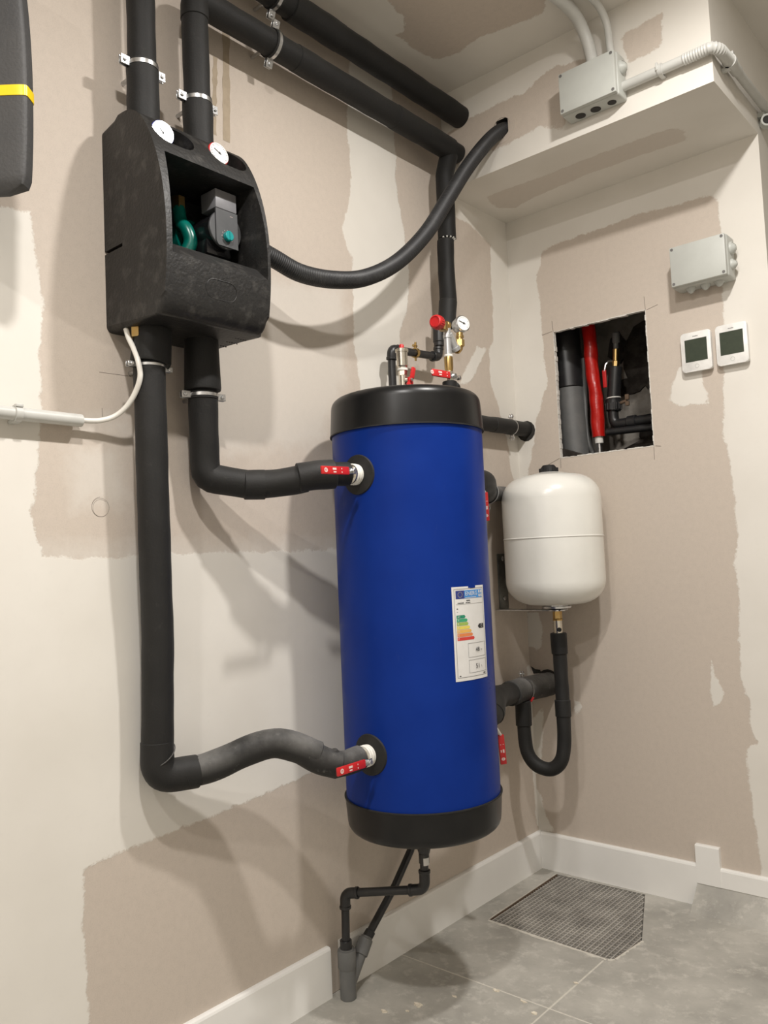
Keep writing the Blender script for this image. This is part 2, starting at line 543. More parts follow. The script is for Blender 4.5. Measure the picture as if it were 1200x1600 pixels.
# ================================================================== the room
ZC = 2.2285          # ceiling
XE = 0.745           # end of back wall and beam
YB = -0.317          # face of the beam
ZB = 1.953           # underside of the beam
LEFT=[
 [(-1.896,1.419),(-1.562,1.528),(-1.514,1.534),(-1.492,1.386),(-1.501,1.286),(-1.498,1.200),(-1.508,1.114),(-1.519,1.029),(-1.509,0.976),(-1.499,0.950),(-1.895,0.941)],
 [(-1.895,0.965),(-1.509,0.958),(-1.431,0.951),(-1.332,0.953),(-1.208,0.954),(-1.049,0.954),(-0.823,0.955),(-0.521,0.955),(-0.553,0.524),(-0.809,0.487),(-1.038,0.463),(-1.226,0.450),(-1.354,0.444),(-1.432,0.438),(-1.441,0.433),(-1.448,0.352),(-1.440,0.267),(-1.438,0.185),(-1.445,-0.013),(-1.9,-0.05)],
 [(-0.685,2.227),(-0.714,1.989),(-0.708,1.933),(-0.711,1.814),(-0.748,1.722),(-0.733,1.677),(-0.714,1.660),(-0.717,1.571),(-0.722,1.458),(-0.708,1.351),(-0.694,1.104),(-0.694,0.935),(-0.522,0.930),(-0.528,1.210),(-0.547,1.373),(-0.550,1.466),(-0.544,1.515),(-0.514,1.568),(-0.498,1.643),(-0.496,1.716),(-0.507,1.780),(-0.523,1.853),(-0.536,1.923),(-0.528,1.958),(-0.532,2.056),(-0.533,2.229)],
 [(-0.091,1.860),(-0.104,1.762),(-0.097,1.681),(-0.105,1.569),(-0.133,1.527),(-0.132,1.430),(-0.094,1.358),(-0.052,1.246),(-0.051,1.188),(-0.030,1.140),(0.036,1.133),(0.034,1.372),(0.044,1.902),(0.023,1.963),(-0.253,1.973),(-0.302,1.938),(-0.335,1.900),(-0.196,1.891)],
 [(-0.018,0.592),(-0.017,0.290),(-0.013,0.121),(0.047,0.086),(0.045,0.584)],
 [(-0.192,1.534),(-0.146,1.533),(-0.238,1.419),(-0.298,1.402)],
]
LEFT_THIN=[
 [(-1.511,0.985),(-1.331,0.979),(-1.206,0.981),(-0.821,0.985),(-0.544,0.983),(-0.552,0.875),(-0.827,0.894),(-1.209,0.923),(-1.510,0.924)],
 [(-1.217,1.509),(-0.967,1.556),(-0.742,1.595),(-0.746,1.346),(-0.851,1.185),(-1.201,1.133)],
 [(-1.460,1.204),(-1.338,1.206),(-1.326,1.161),(-1.438,1.151)],
 [(-1.461,1.139),(-1.352,1.158),(-1.336,1.043),(-1.452,1.030)],
]
BACK=[
 [(-0.022,1.969),(0.176,1.907),(0.150,1.837),(0.124,1.838),(0.107,1.780),(0.097,1.763),(0.103,1.683),(0.106,1.623),(0.107,1.506),(0.115,1.427),(0.101,1.407),(0.086,1.355),(0.069,1.328),(0.053,1.243),(0.039,1.206),(0.031,1.148),(-0.027,1.150),(-0.036,1.758)],
 [(-0.003,0.753),(0.041,0.747),(0.051,0.696),(0.041,0.645),(0.025,0.638),(-0.001,0.647)],
 [(0.036,0.469),(0.036,0.441),(0.029,0.384),(0.026,0.318),(0.002,0.268),(-0.015,0.284),(-0.011,0.417)],
 [(-0.005,0.229),(0.013,0.213),(0.021,0.158),(0.036,0.133),(0.060,0.110),(-0.009,0.093)],
 [(0.127,1.823),(0.154,1.839),(0.244,1.841),(0.353,1.842),(0.429,1.849),(0.501,1.840),(0.561,1.838),(0.623,1.838),(0.637,1.813),(0.636,1.669),(0.629,1.503),(0.613,1.239),(0.608,1.215),(0.621,1.139),(0.625,1.024),(0.625,0.926),(0.612,0.878),(0.621,0.821),(0.613,0.684),(0.611,0.604),(0.615,0.556),(0.629,0.533),(0.626,0.462),(0.638,0.429),(0.618,0.423),(0.611,0.397),(0.614,0.319),(0.620,0.226),(0.624,0.149),(0.626,0.100),(0.782,0.092),(0.917,2.025),(0.618,2.052),(-0.006,2.035),(-0.017,1.865)],
 [(0.510,1.404),(0.486,1.361),(0.476,1.320),(0.512,1.293),(0.533,1.297),(0.583,1.290),(0.569,1.338),(0.570,1.392)],
 [(0.540,0.633),(0.548,0.584),(0.569,0.550),(0.558,0.523),(0.538,0.510),(0.531,0.550)],
 [(0.141,0.496),(0.163,0.492),(0.165,0.470),(0.144,0.458)],
]
BEAM_BOARD=[
 [(-0.001,2.110),(0.084,2.129),(0.233,2.129),(0.268,2.124),(0.336,2.153),(0.385,2.153),(0.488,2.132),(0.464,2.021),(0.371,2.014),(0.309,2.022),(0.226,2.011),(0.165,2.011),(0.092,2.011),(0.005,2.021)],
 [(0.536,2.153),(0.642,2.162),(0.633,2.081),(0.598,2.081),(0.558,2.079)],
 [(0.309,2.022),(0.376,2.012),(0.382,1.988),(0.339,2.005)],
]
SOFFIT_BOARD=[
 [(0.063,-0.201),(0.150,-0.202),(0.247,-0.194),(0.382,-0.197),(0.520,-0.193),(0.599,-0.186),(0.616,-0.147),(0.600,-0.098),(0.449,-0.112),(0.300,-0.112),(0.149,-0.097),(0.082,-0.076),(0.042,-0.118)],
]
CEIL_BOARD=[
 [(0.220,-0.833),(0.155,-0.726),(0.146,-0.656),(0.110,-0.608),(0.086,-0.616),(0.088,-0.560),(0.086,-0.506),(0.103,-0.459),(0.165,-0.446),(0.225,-0.460),(0.316,-0.439),(0.397,-0.424),(0.494,-0.565)],
]

def far(v): return np.full(v.shape[0], 1.0)

# left wall
bm = BM()
ys = lin(-3.2, -1.8, 0.2) + lin(-1.8, 0.0, 0.012)[1:]
grid(bm, ys, lin(0, ZC, 0.012), lambda u, v: (0, u, v))
wl = struct('wall_left', bm, 'plaster')
coat(wl, lambda c: (sdf(c[:, 1], c[:, 2], LEFT), sdf(c[:, 1], c[:, 2], LEFT_THIN)))

bm = BM()
def drip(y0, y1, z0, z1, sl):
    rn = random.Random(int(z0 * 1000)); K = 16; prev = None
    for k in range(K + 1):
        z = z0 + (z1 - z0) * k / K; s = sl * (z - z0); t = 0.002 * rn.uniform(-1, 1)
        c = (bm.verts.new((0.0004, y0 + s + t, z)), bm.verts.new((0.0004, y1 + s - t, z)))
        if prev: bm.faces.new((prev[0], c[0], c[1], prev[1]))
        prev = c
drip(-1.1275, -1.1165, 1.815, 1.985, 0.06); drip(-1.0985, -1.0805, 1.812, 2.05, 0.035)
part('drip_streak', bm, 'drip', wl, 'two tan drip streaks beside the foam riser', 0)
bm = BM()
for cy, cz, rr, n0, n1 in ((-1.3965, 1.0385, 0.0165, 0, 30), (-1.3960, 1.0375, 0.0150, 4, 26), (-1.3955, 1.0395, 0.0175, 8, 24)):
    tube(bm, [(-0.0002, cy + rr * math.cos(2 * PI * k / 30), cz + rr * math.sin(2 * PI * k / 30)) for k in range(n0, n1 + 1)], 0.0005, 4)
tube(bm, [(0, -1.3927, 1.2790), (0, -1.329, 1.2805)], 0.0005, 4); tube(bm, [(0, -1.3890, 1.215), (0, -1.3885, 1.2)], 0.0005, 4)
part('pencil_mark', bm, 'pencil', wl, 'pencilled ring and lines on the left wall')

# back wall with the square opening
HX0, HX1, HZ0, HZ1 = 0.1425, 0.4265, 1.2015, 1.5785
bm = BM()
us = lin(0, XE, 0.012, (HX0, HX1)); vs = lin(0, ZB, 0.012, (HZ0, HZ1))
grid(bm, us, vs, lambda u, v: (u, 0, v), lambda u, v: HX0 < u < HX1 and HZ0 < v < HZ1)
wb = struct('wall_back', bm, 'plaster')
coat(wb, lambda c: (sdf(c[:, 0], c[:, 2], BACK), np.full(len(c), 1.0)))
# broken gypsum edge of the opening
bm = BM()
def edge_strip(p, q, nrm):
    n = 26
    for k in range(n):
        a = Vector(p).lerp(Vector(q), k / n); b = Vector(p).lerp(Vector(q), (k + 1) / n)
        e = random.uniform(0.0, 0.0028)
        c = (a + b) / 2 + Vector(nrm) * (e / 2)
        d = (b - a)
        sx = max(abs(d.x), e + 0.0012) ; sz = max(abs(d.z), e + 0.0012)
        box(bm, c.x - sx / 2, c.x + sx / 2, -0.0007, 0.0125, c.z - sz / 2, c.z + sz / 2)
edge_strip((HX0, 0, HZ0), (HX0, 0, HZ1), (1, 0, 0)); edge_strip((HX1, 0, HZ0), (HX1, 0, HZ1), (-1, 0, 0))
edge_strip((HX0, 0, HZ0), (HX1, 0, HZ0), (0, 0, 1)); edge_strip((HX0, 0, HZ1), (HX1, 0, HZ1), (0, 0, -1))
part('board_edge', bm, 'gypsum', wb, 'crumbly white gypsum edge of the square opening', 0)
bm = BM()
for a, b in (((0.1425, 1.5785), (0.1405, 1.612)), ((0.139, 1.581), (0.105, 1.577)), ((0.4265, 1.5785), (0.425, 1.615)), ((0.43, 1.577), (0.462, 1.584)),
             ((0.139, 1.2015), (0.102, 1.187)), ((0.1425, 1.199), (0.142, 1.172)), ((0.43, 1.2015), (0.445, 1.199)), ((0.4255, 1.198), (0.4245, 1.165))):
    tube(bm, [(a[0], -0.0003, a[1]), (b[0], -0.0003, b[1])], 0.0006, 5)
part('pencil_mark', bm, 'pencil', wb, 'pencil crosses marking the corners of the opening')

# boxed beam under the ceiling
bm = BM()
hole_c = (0.1965, 2.0615)
grid(bm, lin(0, XE, 0.012), lin(ZB, ZC, 0.012), lambda u, v: (u, YB, v), lambda u, v: math.hypot(u - hole_c[0], v - hole_c[1]) < 0.0262)
grid(bm, lin(0, XE, 0.012), lin(YB, 0, 0.012), lambda u, v: (u, v, ZB))
grid(bm, lin(YB, 0, 0.05), lin(ZB, ZC, 0.05), lambda u, v: (XE, u, v))
bmesh.ops.remove_doubles(bm, verts=bm.verts[:], dist=0.0005)
wbm = struct('trim_1', bm, 'plaster', label='boxed plasterboard beam across the top of the back wall')
def beamcoat(c):
    f = sdf(c[:, 0], c[:, 2], BEAM_BOARD); s = sdf(c[:, 0], c[:, 1], SOFFIT_BOARD)
    onface = np.abs(c[:, 1] - YB) < 1e-4; onsof = (np.abs(c[:, 2] - ZB) < 1e-4) & ~onface
    return (np.where(onface, -f, np.where(onsof, -s, -1.0)), np.where(onsof, -1.0, 1.0))
coat(wbm, beamcoat)
bm = BM()
ring(bm, (hole_c[0], YB - 0.0005, hole_c[1]), (0, 1, 0), 0.0268, 0.043, 0.001, 36)
part('hole_rim', bm, 'plaster', wbm)
bm = BM()
lathe_closed(bm, [(0.0264, 0.0), (0.0276, 0.0), (0.0276, 0.10), (0.0264, 0.10)], (hole_c[0], YB - 0.0006, hole_c[1]), (0, 1, 0), 36)
cyl(bm, (hole_c[0], YB + 0.09, hole_c[1]), (hole_c[0], YB + 0.095, hole_c[1]), 0.0275)
part('hole_sleeve', bm, 'hole_shade', wbm, 'black sleeve standing in for the shade inside the hose hole')  # black lining painted as the shade within the bored hole
# hole_rim must not show the board as a coat
at = bpy.data.objects['hole_rim'].data
for nm in ('coat', 'wash'):
    q = at.attributes.new(nm, 'FLOAT', 'POINT'); q.data.foreach_set('value', [1.0] * len(at.vertices))

# return wall beside the beam, ceiling, other walls
def flat_wall(name, to3, us, vs, val=-1.0):
    bm = BM(); grid(bm, us, vs, to3)
    o = struct(name, bm, 'plaster'); coat(o, lambda c: (np.full(len(c), val), np.full(len(c), 1.0))); return o
flat_wall('wall_return', lambda u, v: (XE, u, v), lin(0, 1.4, 0.1), lin(0, ZC, 0.1))
flat_wall('wall_far', lambda u, v: (u, 1.4, v), lin(XE, 2.4, 0.2), lin(0, ZC, 0.2))
flat_wall('wall_right', lambda u, v: (2.4, u, v), lin(-3.2, 1.4, 0.2), lin(0, ZC, 0.2))
flat_wall('wall_rear', lambda u, v: (u, -3.2, v), lin(0, 2.4, 0.2), lin(0, ZC, 0.2))
bm = BM()
grid(bm, lin(0, 0.9, 0.012) + lin(0.9, 2.4, 0.25)[1:], lin(-3.2, -1.0, 0.2) + lin(-1.0, YB, 0.012)[1:] + lin(YB, 1.4, 0.2)[1:], lambda u, v: (u, v, ZC), lambda u, v: (u < XE and v > YB + 0.0))
bm2 = bm
ce = struct('ceiling', bm2, 'plaster')
coat(ce, lambda c: (-sdf(c[:, 0], c[:, 1], CEIL_BOARD), np.full(len(c), 1.0)))

# floor: screed with large grey tiles
GR = [(0.068, -0.0275), (0.0745, -0.388), (0.405, -0.404), (0.4175, -0.394), (0.431, -0.276), (0.329, -0.0195)]
bm = BM()
box(bm, -0.05, 2.45, -3.25, 1.45, -0.08, -0.045)
fl = struct('floor', bm, 'pit')
xs = [0.0, 0.400, 1.0, 1.6, 2.2, 2.4]
ysf = [-3.2, -2.46, -1.86, -1.26, -0.658, -0.056, 0.545, 1.145, 1.4]
g = 0.0017
def gcut():
    c = BM(); cx = sum(p[0] for p in GR) / 6; cy = sum(p[1] for p in GR) / 6
    prism(c, GR, lambda a, b: (a, b, -0.2), (0, 0, 0.4)); return c
def tile(poly, cutit=False):
    bm = BM(); prism(bm, poly, lambda a, b: (a, b, -0.045), (0, 0, 0.045))
    if cutit: bm = boolean(bm, [gcut()])
    es = [e for e in bm.edges if all(abs(v.co.z) < 1e-6 for v in e.verts)]
    bmesh.ops.bevel(bm, geom=es, offset=0.001, segments=1, affect='EDGES')
    part('floor_tile', bm, 'floor_tile', fl, smooth=0)
for i in range(len(xs) - 1):
    for j in range(len(ysf) - 1):
        x0, x1, y0, y1 = xs[i] + g, xs[i + 1] - g, ysf[j] + g, ysf[j + 1] - g
        if i < 2 and ysf[j] in (-0.658, -0.056): continue
        if i < 2 and ysf[j] > 0:
            if i == 0: continue
            x0 = XE
        tile([(x0, y0), (x1, y0), (x1, y1), (x0, y1)])
tile([(0, -0.656), (0.398, -0.656), (0.398, -0.3016), (0.30, -0.3016), (0.30, -0.002), (0, -0.002)], True)
tile([(0.402, -0.656), (0.998, -0.656), (0.998, -0.002), (0.30, -0.002), (0.30, -0.3016), (0.402, -0.3016)], True)
tile([(XE, 0.0012), (0.998, 0.0012), (0.998, 0.5434), (XE, 0.5434)])
bm = BM(); box(bm, 0, 2.4, -3.2, 1.4, -0.046, -0.0009); bm = boolean(bm, [gcut()])
part('grout_bed', bm, 'grout', fl, smooth=0)

# skirting boards
def skirt(bm, x0, x1, y0, y1, z0, z1, ax, bev=0.006):
    vs_ = box(bm, x0, x1, y0, y1, z0, z1)
    es = [e for e in {e for v in vs_ for e in v.link_edges} if all(abs(v.co.z - z1) < 1e-6 for v in e.verts) and
          ((ax == 'x' and all(abs(v.co.x - x1) < 1e-6 for v in e.verts)) or (ax == 'y' and all(abs(v.co.y - y0) < 1e-6 for v in e.verts)))]
    bmesh.ops.bevel(bm, geom=es, offset=bev, segments=2, profile=0.5, affect='EDGES')
bm = BM()
skirt(bm, 0.0, 0.012, -3.2, -0.8915, 0.0, 0.105, 'x'); skirt(bm, 0.0, 0.012, -0.857, -0.0, 0.0, 0.105, 'x')
struct('baseboard_left', bm, 'skirting', label='white skirting board along the left wall, notched behind the grey drain branch')
bm = BM(); skirt(bm, 0.012, 0.470, -0.012, 0.0, 0.0, 0.105, 'y')
struct('baseboard_back', bm, 'skirting', label='white skirting board along the back wall')
bm = BM(); skirt(bm, 0.531, XE, -0.012, 0.0, 0.0585, 0.105, 'y')
struct('baseboard_back_end', bm, 'skirting', label='narrower white skirting at the right end of the back wall')
bm = BM(); skirt(bm, 0.470, 0.531, -0.0135, 0.0, 0.0585, 0.156, 'y', 0.003)
struct('trim_2', bm, 'skirting', label='upright white block standing up from the back skirting')
bm = BM(); prism(bm, [(0.0, 0.0), (-0.085, 0.0), (-0.070, 0.004), (-0.0125, 0.0565), (-0.0125, 0.0585), (0.0, 0.0585)], lambda a, b: (0.470, a, b), (XE - 0.470, 0, 0))
struct('trim_3', bm, 'floor_tile', label='added tile-grey wedge under the narrow skirting, sloped to catch light like the floor')  # added wedge, not a real kerb; its slope evens its brightness with the floor
bm = BM(); skirt(bm, XE, XE + 0.012, 0.0, 1.4, 0.0, 0.105, 'x')
struct('baseboard_return', bm, 'skirting')

# dark void behind the opening
bm = BM()
box(bm, 0.01, 0.70, 0.27, 0.30, 1.0, 1.9)
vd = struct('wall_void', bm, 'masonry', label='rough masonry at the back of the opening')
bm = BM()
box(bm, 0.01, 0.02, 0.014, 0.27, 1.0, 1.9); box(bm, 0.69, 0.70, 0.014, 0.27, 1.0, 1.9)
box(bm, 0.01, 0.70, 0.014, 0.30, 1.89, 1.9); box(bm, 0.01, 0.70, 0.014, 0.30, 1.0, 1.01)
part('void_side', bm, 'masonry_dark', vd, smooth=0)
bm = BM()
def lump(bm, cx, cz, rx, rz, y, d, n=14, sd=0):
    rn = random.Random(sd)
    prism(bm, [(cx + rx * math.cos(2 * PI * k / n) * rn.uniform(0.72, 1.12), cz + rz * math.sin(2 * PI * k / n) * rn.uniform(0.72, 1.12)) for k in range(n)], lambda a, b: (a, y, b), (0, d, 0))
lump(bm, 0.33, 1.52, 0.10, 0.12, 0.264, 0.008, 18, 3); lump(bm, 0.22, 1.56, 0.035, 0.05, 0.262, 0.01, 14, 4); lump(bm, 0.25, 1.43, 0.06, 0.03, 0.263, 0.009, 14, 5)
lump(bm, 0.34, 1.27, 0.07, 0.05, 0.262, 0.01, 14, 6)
part('dark_patch', bm, 'masonry_dark', vd, 'dark patches on the masonry', 0)  # flat dark pieces laid over the masonry, mostly high up

# ================================================================== things
def clamp_parts(parent, c, axis, ear, r, wall=None, w=0.017, rotate=0.0, earlen=0.0165):
    """zinc pipe clamp: two half bands, ears with screws, a rod to the wall"""
    c = Vector(c); axis = Vector(axis).normalized(); ear = Vector(ear); ear = (ear - axis * ear.dot(axis)).normalized(); nrm = axis.cross(ear)
    bm = BM(); ring(bm, c, axis, r + 0.0005, r + 0.0030, w * 0.45, 32)
    band = part('clamp_band', bm, 'zinc', parent, 'zinc pipe clamp with rubber lining')
    bm = BM(); ring(bm, c, axis, r - 0.002, r + 0.0018, w * 0.95, 32)
    part('clamp_lining', bm, 'rubber', band, 'black rubber clamp lining')
    M = Matrix((ear, nrm, axis)).transposed().to_4x4(); M.translation = c
    for s in (-1, 1):
        for t in (-1, 1):
            bm = BM()
            vs = box(bm, s * (r + 0.001), s * (r + 0.003 + earlen), t * 0.0035 - 0.0012, t * 0.0035 + 0.0012, -w / 2, w / 2, 0.0006, 1)
            bmesh.ops.transform(bm, matrix=M, verts=bm.verts[:])
            part('clamp_ear', bm, 'zinc', band)
    for s in (-1, 1):
        bm = BM()
        p = c + ear * s * (r + 0.004 + earlen * 0.5)
        sg = 1 if (nrm.x + 0.3 * nrm.y * -1) > 0 else -1
        cyl(bm, p - nrm * 0.009, p + nrm * 0.007, 0.0019, 10)
        cyl(bm, p + nrm * sg * 0.0048, p + nrm * sg * 0.008, 0.0036, 14, 0.0008)
        part('clamp_screw', bm, 'zinc', band)
    if wall is not None:
        bm = BM(); d = Vector(wall) - c
        cyl(bm, c + d.normalized() * (r + 0.003), Vector(wall), 0.004, 10)
        cyl(bm, c + d.normalized() * (r + 0.002), c + d.normalized() * (r + 0.010), 0.0065, 6)
        part('clamp_rod', bm, 'zinc', band)
    return band

def sleeve(parent, pts, r, m='foam', seg=22, ph=0.0, wob=0.02, name='foam_sleeve', label=None, step=0.008, flare=0.0):
    P = resample(pts, step)
    n = len(P)
    def rf(s, i, n_):
        f = 1.0
        if i in (0, n_ - 1): f = 0.93
        return r * f
    # short inner lips so that the cut ends read as rounded foam
    a = P[0]; b = P[-1]
    Q = [a + (a - P[1]).normalized() * 0.0015] + P + [b + (b - P[-2]).normalized() * 0.0015]
    bm = BM(); tube(bm, Q, r, seg, wob, True, rf, ph)
    return part(name, bm, m, parent, label)

def handle_print(bar, to3):
    """white ring and two white bars on a red lever; to3 maps lever coordinates"""
    bm = BM()
    R = [(0.0045 * math.cos(2 * PI * k / 16), 0.0045 * math.sin(2 * PI * k / 16)) for k in range(16)]
    for k in range(16):
        a, b = R[k], R[(k + 1) % 16]
        put_tris(bm, [[(a[0] - 0.027, a[1]), (b[0] - 0.027, b[1]), (b[0] * 0.55 - 0.027, b[1] * 0.55)], [(a[0] - 0.027, a[1]), (b[0] * 0.55 - 0.027, b[1] * 0.55), (a[0] * 0.55 - 0.027, a[1] * 0.55)]], to3)
    for x0, x1, y0, y1 in ((-0.027 - 0.001, -0.027 + 0.001, -0.002, 0.002), (-0.009, 0.001, 0.0005, 0.0045), (-0.0075, 0.0, -0.0045, -0.002), (0.0145, 0.0165, -0.0045, -0.002), (0.0145, 0.0165, 0.002, 0.0045)):
        put_tris(bm, [[(x0, y0), (x1, y0), (x1, y1)], [(x0, y0), (x1, y1), (x0, y1)]], to3)
    o = part('lever_print', bm, 'print_white', bar, 'white print on red lever', 0); o['kind'] = 'stuff'; return o

def lever(parent, stem, along, out, L=0.062, wd=0.0155):
    """red lever bar: starts at stem, runs along 'along', faces 'out'"""
    stem = Vector(stem); along = Vector(along).normalized(); out = Vector(out); out = (out - along * out.dot(along)).normalized(); up = out.cross(along)
    M = Matrix((along, up, out)).transposed().to_4x4(); M.translation = stem
    bm = BM()
    vs = box(bm, -0.008, 0.016, -0.0055, 0.0055, -0.001, 0.001, 0.0006, 1, M)
    cyl(bm, stem - out * 0.012, stem + out * 0.002, 0.0045, 14)
    cyl(bm, stem + out * 0.001, stem + out * 0.006, 0.0048, 6, 0.0006)
    st = part('lever_stem', bm, 'zinc', parent, 'zinc lever stem and nut')
    bm = BM(); box(bm, 0.012, 0.012 + L, -wd / 2, wd / 2, -0.0022, 0.0028, 0.0018, 2, M)
    bar = part('lever', bm, 'red_plastic', parent, 'red plastic lever')
    cx = 0.012 + L / 2
    # the print reads from the outer end
    handle_print(bar, lambda x, y: tuple(M @ Vector((cx - x, -y, 0.0031))))
    return bar

# ---------------------------------------------------------------- the blue buffer tank
TX, TY, TR = 0.207, -0.793, 0.161
tank = root('buffer_tank', 'tall blue cylindrical buffer tank with black end caps hung on left wall', 'water tank', (TX, TY, 0.375))
AX = (0, 0, 1)
bm = BM(); lathe(bm, [(0, 0.436), (TR, 0.436), (TR, 1.194), (0, 1.194)], (TX, TY, 0), AX, 96)
shell = part('shell', bm, 'tank_blue', tank, 'scuffed blue steel jacket')
def capprof(z0, z1, r0):
    s = 1 if z1 > z0 else -1; rr = 0.022
    pr = [(0, z0), (r0, z0)]
    for k in range(7):
        a = PI / 2 * k / 6
        pr.append((r0 - 0.004 - rr + rr * math.cos(a), z1 - s * rr + s * rr * math.sin(a)))
    pr.append((0, z1)); return pr
bm = BM(); lathe(bm, capprof(1.190, 1.271, TR + 0.0035), (TX, TY, 0), AX, 96)
part('top_cap', bm, 'black_plastic', tank, 'black plastic top cap')
bm = BM(); lathe(bm, capprof(0.440, 0.368, TR + 0.003), (TX, TY, 0), AX, 96)
part('bottom_cap', bm, 'black_plastic', tank, 'black plastic bottom cap with rounded rim')
for z in (1.1905, 0.4395):
    bm = BM(); lathe_closed(bm, [(TR + 0.0008, -0.0012), (TR + 0.0042, -0.0012), (TR + 0.0042, 0.0012), (TR + 0.0008, 0.0012)], (TX, TY, z), AX, 96)
    part('rim', bm, 'rubber', tank)
for z in (1.0972, 0.5465):
    for s in (-1, 1):
        bm = BM()
        # collar follows the curved jacket
        n = 36; rings = []
        for rr, off in ((0.0405, 0.0), (0.0395, 0.0035), (0.014, 0.0045)):
            vs = []
            for k in range(n):
                a = 2 * PI * k / n
                x = rr * math.cos(a); yy = math.sqrt((TR + off) ** 2 - x * x)
                vs.append(bm.verts.new((TX + x, TY + s * yy, z + rr * math.sin(a))))
            rings.append(vs)
        for a, b in zip(rings, rings[1:]):
            for k in range(n): bm.faces.new((a[k], a[(k + 1) % n], b[(k + 1) % n], b[k]))
        bm.faces.new(rings[-1])
        part('port_collar', bm, 'rubber', tank, 'black rubber collar round the port')
# wall brackets of the tank
for z in (0.62, 1.02):
    bm = BM(); box(bm, 0.0, TX - TR + 0.022, TY + 0.05, TY + 0.085, z - 0.02, z + 0.02, 0.003)
    part('wall_bracket', bm, 'zinc_dark', tank)

# energy label, lying on the jacket
A0 = math.radians(-24.2)
def onlabel(off):
    def f(s, z):
        a = A0 + s / TR
        return (TX + (TR + off) * math.cos(a), TY + (TR + off) * math.sin(a), z)
    return f
def label_rect(bm, s0, s1, z0, z1, off, n=None):
    f = onlabel(off); n = n or max(1, int((s1 - s0) / 0.006))
    prev = None
    for k in range(n + 1):
        s = s0 + (s1 - s0) * k / n
        c = (bm.verts.new(f(s, z0)), bm.verts.new(f(s, z1)))
        if prev: bm.faces.new((prev[0], c[0], c[1], prev[1]))
        prev = c
bm = BM()
LS = 0.0918
label_rect(bm, 0, LS, 0.683, 0.8625, 0.0007, 18); label_rect(bm, 0, 0.041, 0.8625, 0.8660, 0.0007, 8); label_rect(bm, 0.063, LS, 0.8625, 0.8665, 0.0007, 6)
r_ = bmesh.ops.extrude_face_region(bm, geom=bm.faces[:])
for v in [x for x in r_['geom'] if isinstance(x, bmesh.types.BMVert)]:
    d = Vector((v.co.x - TX, v.co.y - TY, 0)); v.co -= d.normalized() * 0.0005
lab = part('energy_label', bm, 'paper', tank, 'white energy label with coloured arrows on blue jacket')
def lp(m, fn, label=None):
    bm = BM(); fn(bm); o = part('label_print', bm, m, lab, label, 0); o['kind'] = 'stuff'; return o
o1 = 0.0010; o2 = 0.0013
def frame_lines(bm):
    for s0, s1, z0, z1 in ((0.0045, 0.0875, 0.8612, 0.8620), (0.0045, 0.0053, 0.690, 0.862), (0.0867, 0.0875, 0.690, 0.862), (0.0045, 0.0875, 0.6895, 0.6903), (0.008, 0.0862, 0.8315, 0.8320)):
        label_rect(bm, s0, s1, z0, z1, o1)
    for z0, z1 in ((0.7265, 0.7545), (0.6965, 0.7218)):
        for a in ((0.0335, 0.0862, z0, z0 + 0.0006), (0.0335, 0.0862, z1 - 0.0006, z1), (0.0335, 0.0341, z0, z1), (0.0856, 0.0862, z0, z1)):
            label_rect(bm, *a, o1)
lp('ink_grey', frame_lines)
lp('eu_blue', lambda bm: label_rect(bm, 0.0085, 0.0295, 0.8425, 0.8585, o1), 'dark blue flag with a ring of stars')
lp('header_blue', lambda bm: label_rect(bm, 0.0298, 0.0845, 0.8425, 0.8585, o1), 'light blue header')
def stars(bm):
    for k in range(12):
        cx = 0.019 + 0.0052 * math.cos(2 * PI * k / 12); cz = 0.8505 + 0.0052 * math.sin(2 * PI * k / 12)
        label_rect(bm, cx - 0.0006, cx + 0.0006, cz - 0.0006, cz + 0.0006, o2)
lp('eu_star', stars)
def header(bm):
    put_tris(bm, [[(x + 0.0315, y + 0.8515) for x, y in t] for t in text_tris('ENERG', 0.0115, 'LEFT')], onlabel(o2))
    label_rect(bm, 0.0315, 0.063, 0.8437, 0.8446, o2)
    for s in (0.0715, 0.0785):
        label_rect(bm, s, s + 0.0045, 0.8515, 0.8572, o2); label_rect(bm, s, s + 0.0045, 0.844, 0.8495, o2)
lp('paper', header, 'white word on the blue header')
def names(bm):
    for s0, s1, z0, z1 in ((0.0345, 0.0455, 0.8372, 0.8394), (0.0125, 0.0285, 0.8330, 0.8352), (0.0325, 0.047, 0.8333, 0.8350)):
        n = int((s1 - s0) / 0.0026)
        for k in range(n): label_rect(bm, s0 + 0.0026 * k, s0 + 0.0026 * k + 0.0019, z0, z1, o1)
    for s0, s1, z0, z1 in ((0.0095, 0.0125, 0.8222, 0.8240), (0.0095, 0.0122, 0.8165, 0.8172), (0.009, 0.0125, 0.692, 0.694), (0.076, 0.0835, 0.692, 0.694)):
        label_rect(bm, s0, s1, z0, z1, o1)
    label_rect(bm, 0.046, 0.060, 0.8612, 0.8626, o1)
lp('ink_black', names)
ARW = [('arrow_green', 0.0295, 0.8075), ('arrow_green2', 0.0345, 0.8005), ('arrow_lime', 0.0365, 0.7935), ('arrow_yellow', 0.0405, 0.7862), ('arrow_amber', 0.0440, 0.7790), ('arrow_orange', 0.0475, 0.7718), ('arrow_red', 0.0520, 0.7645)]
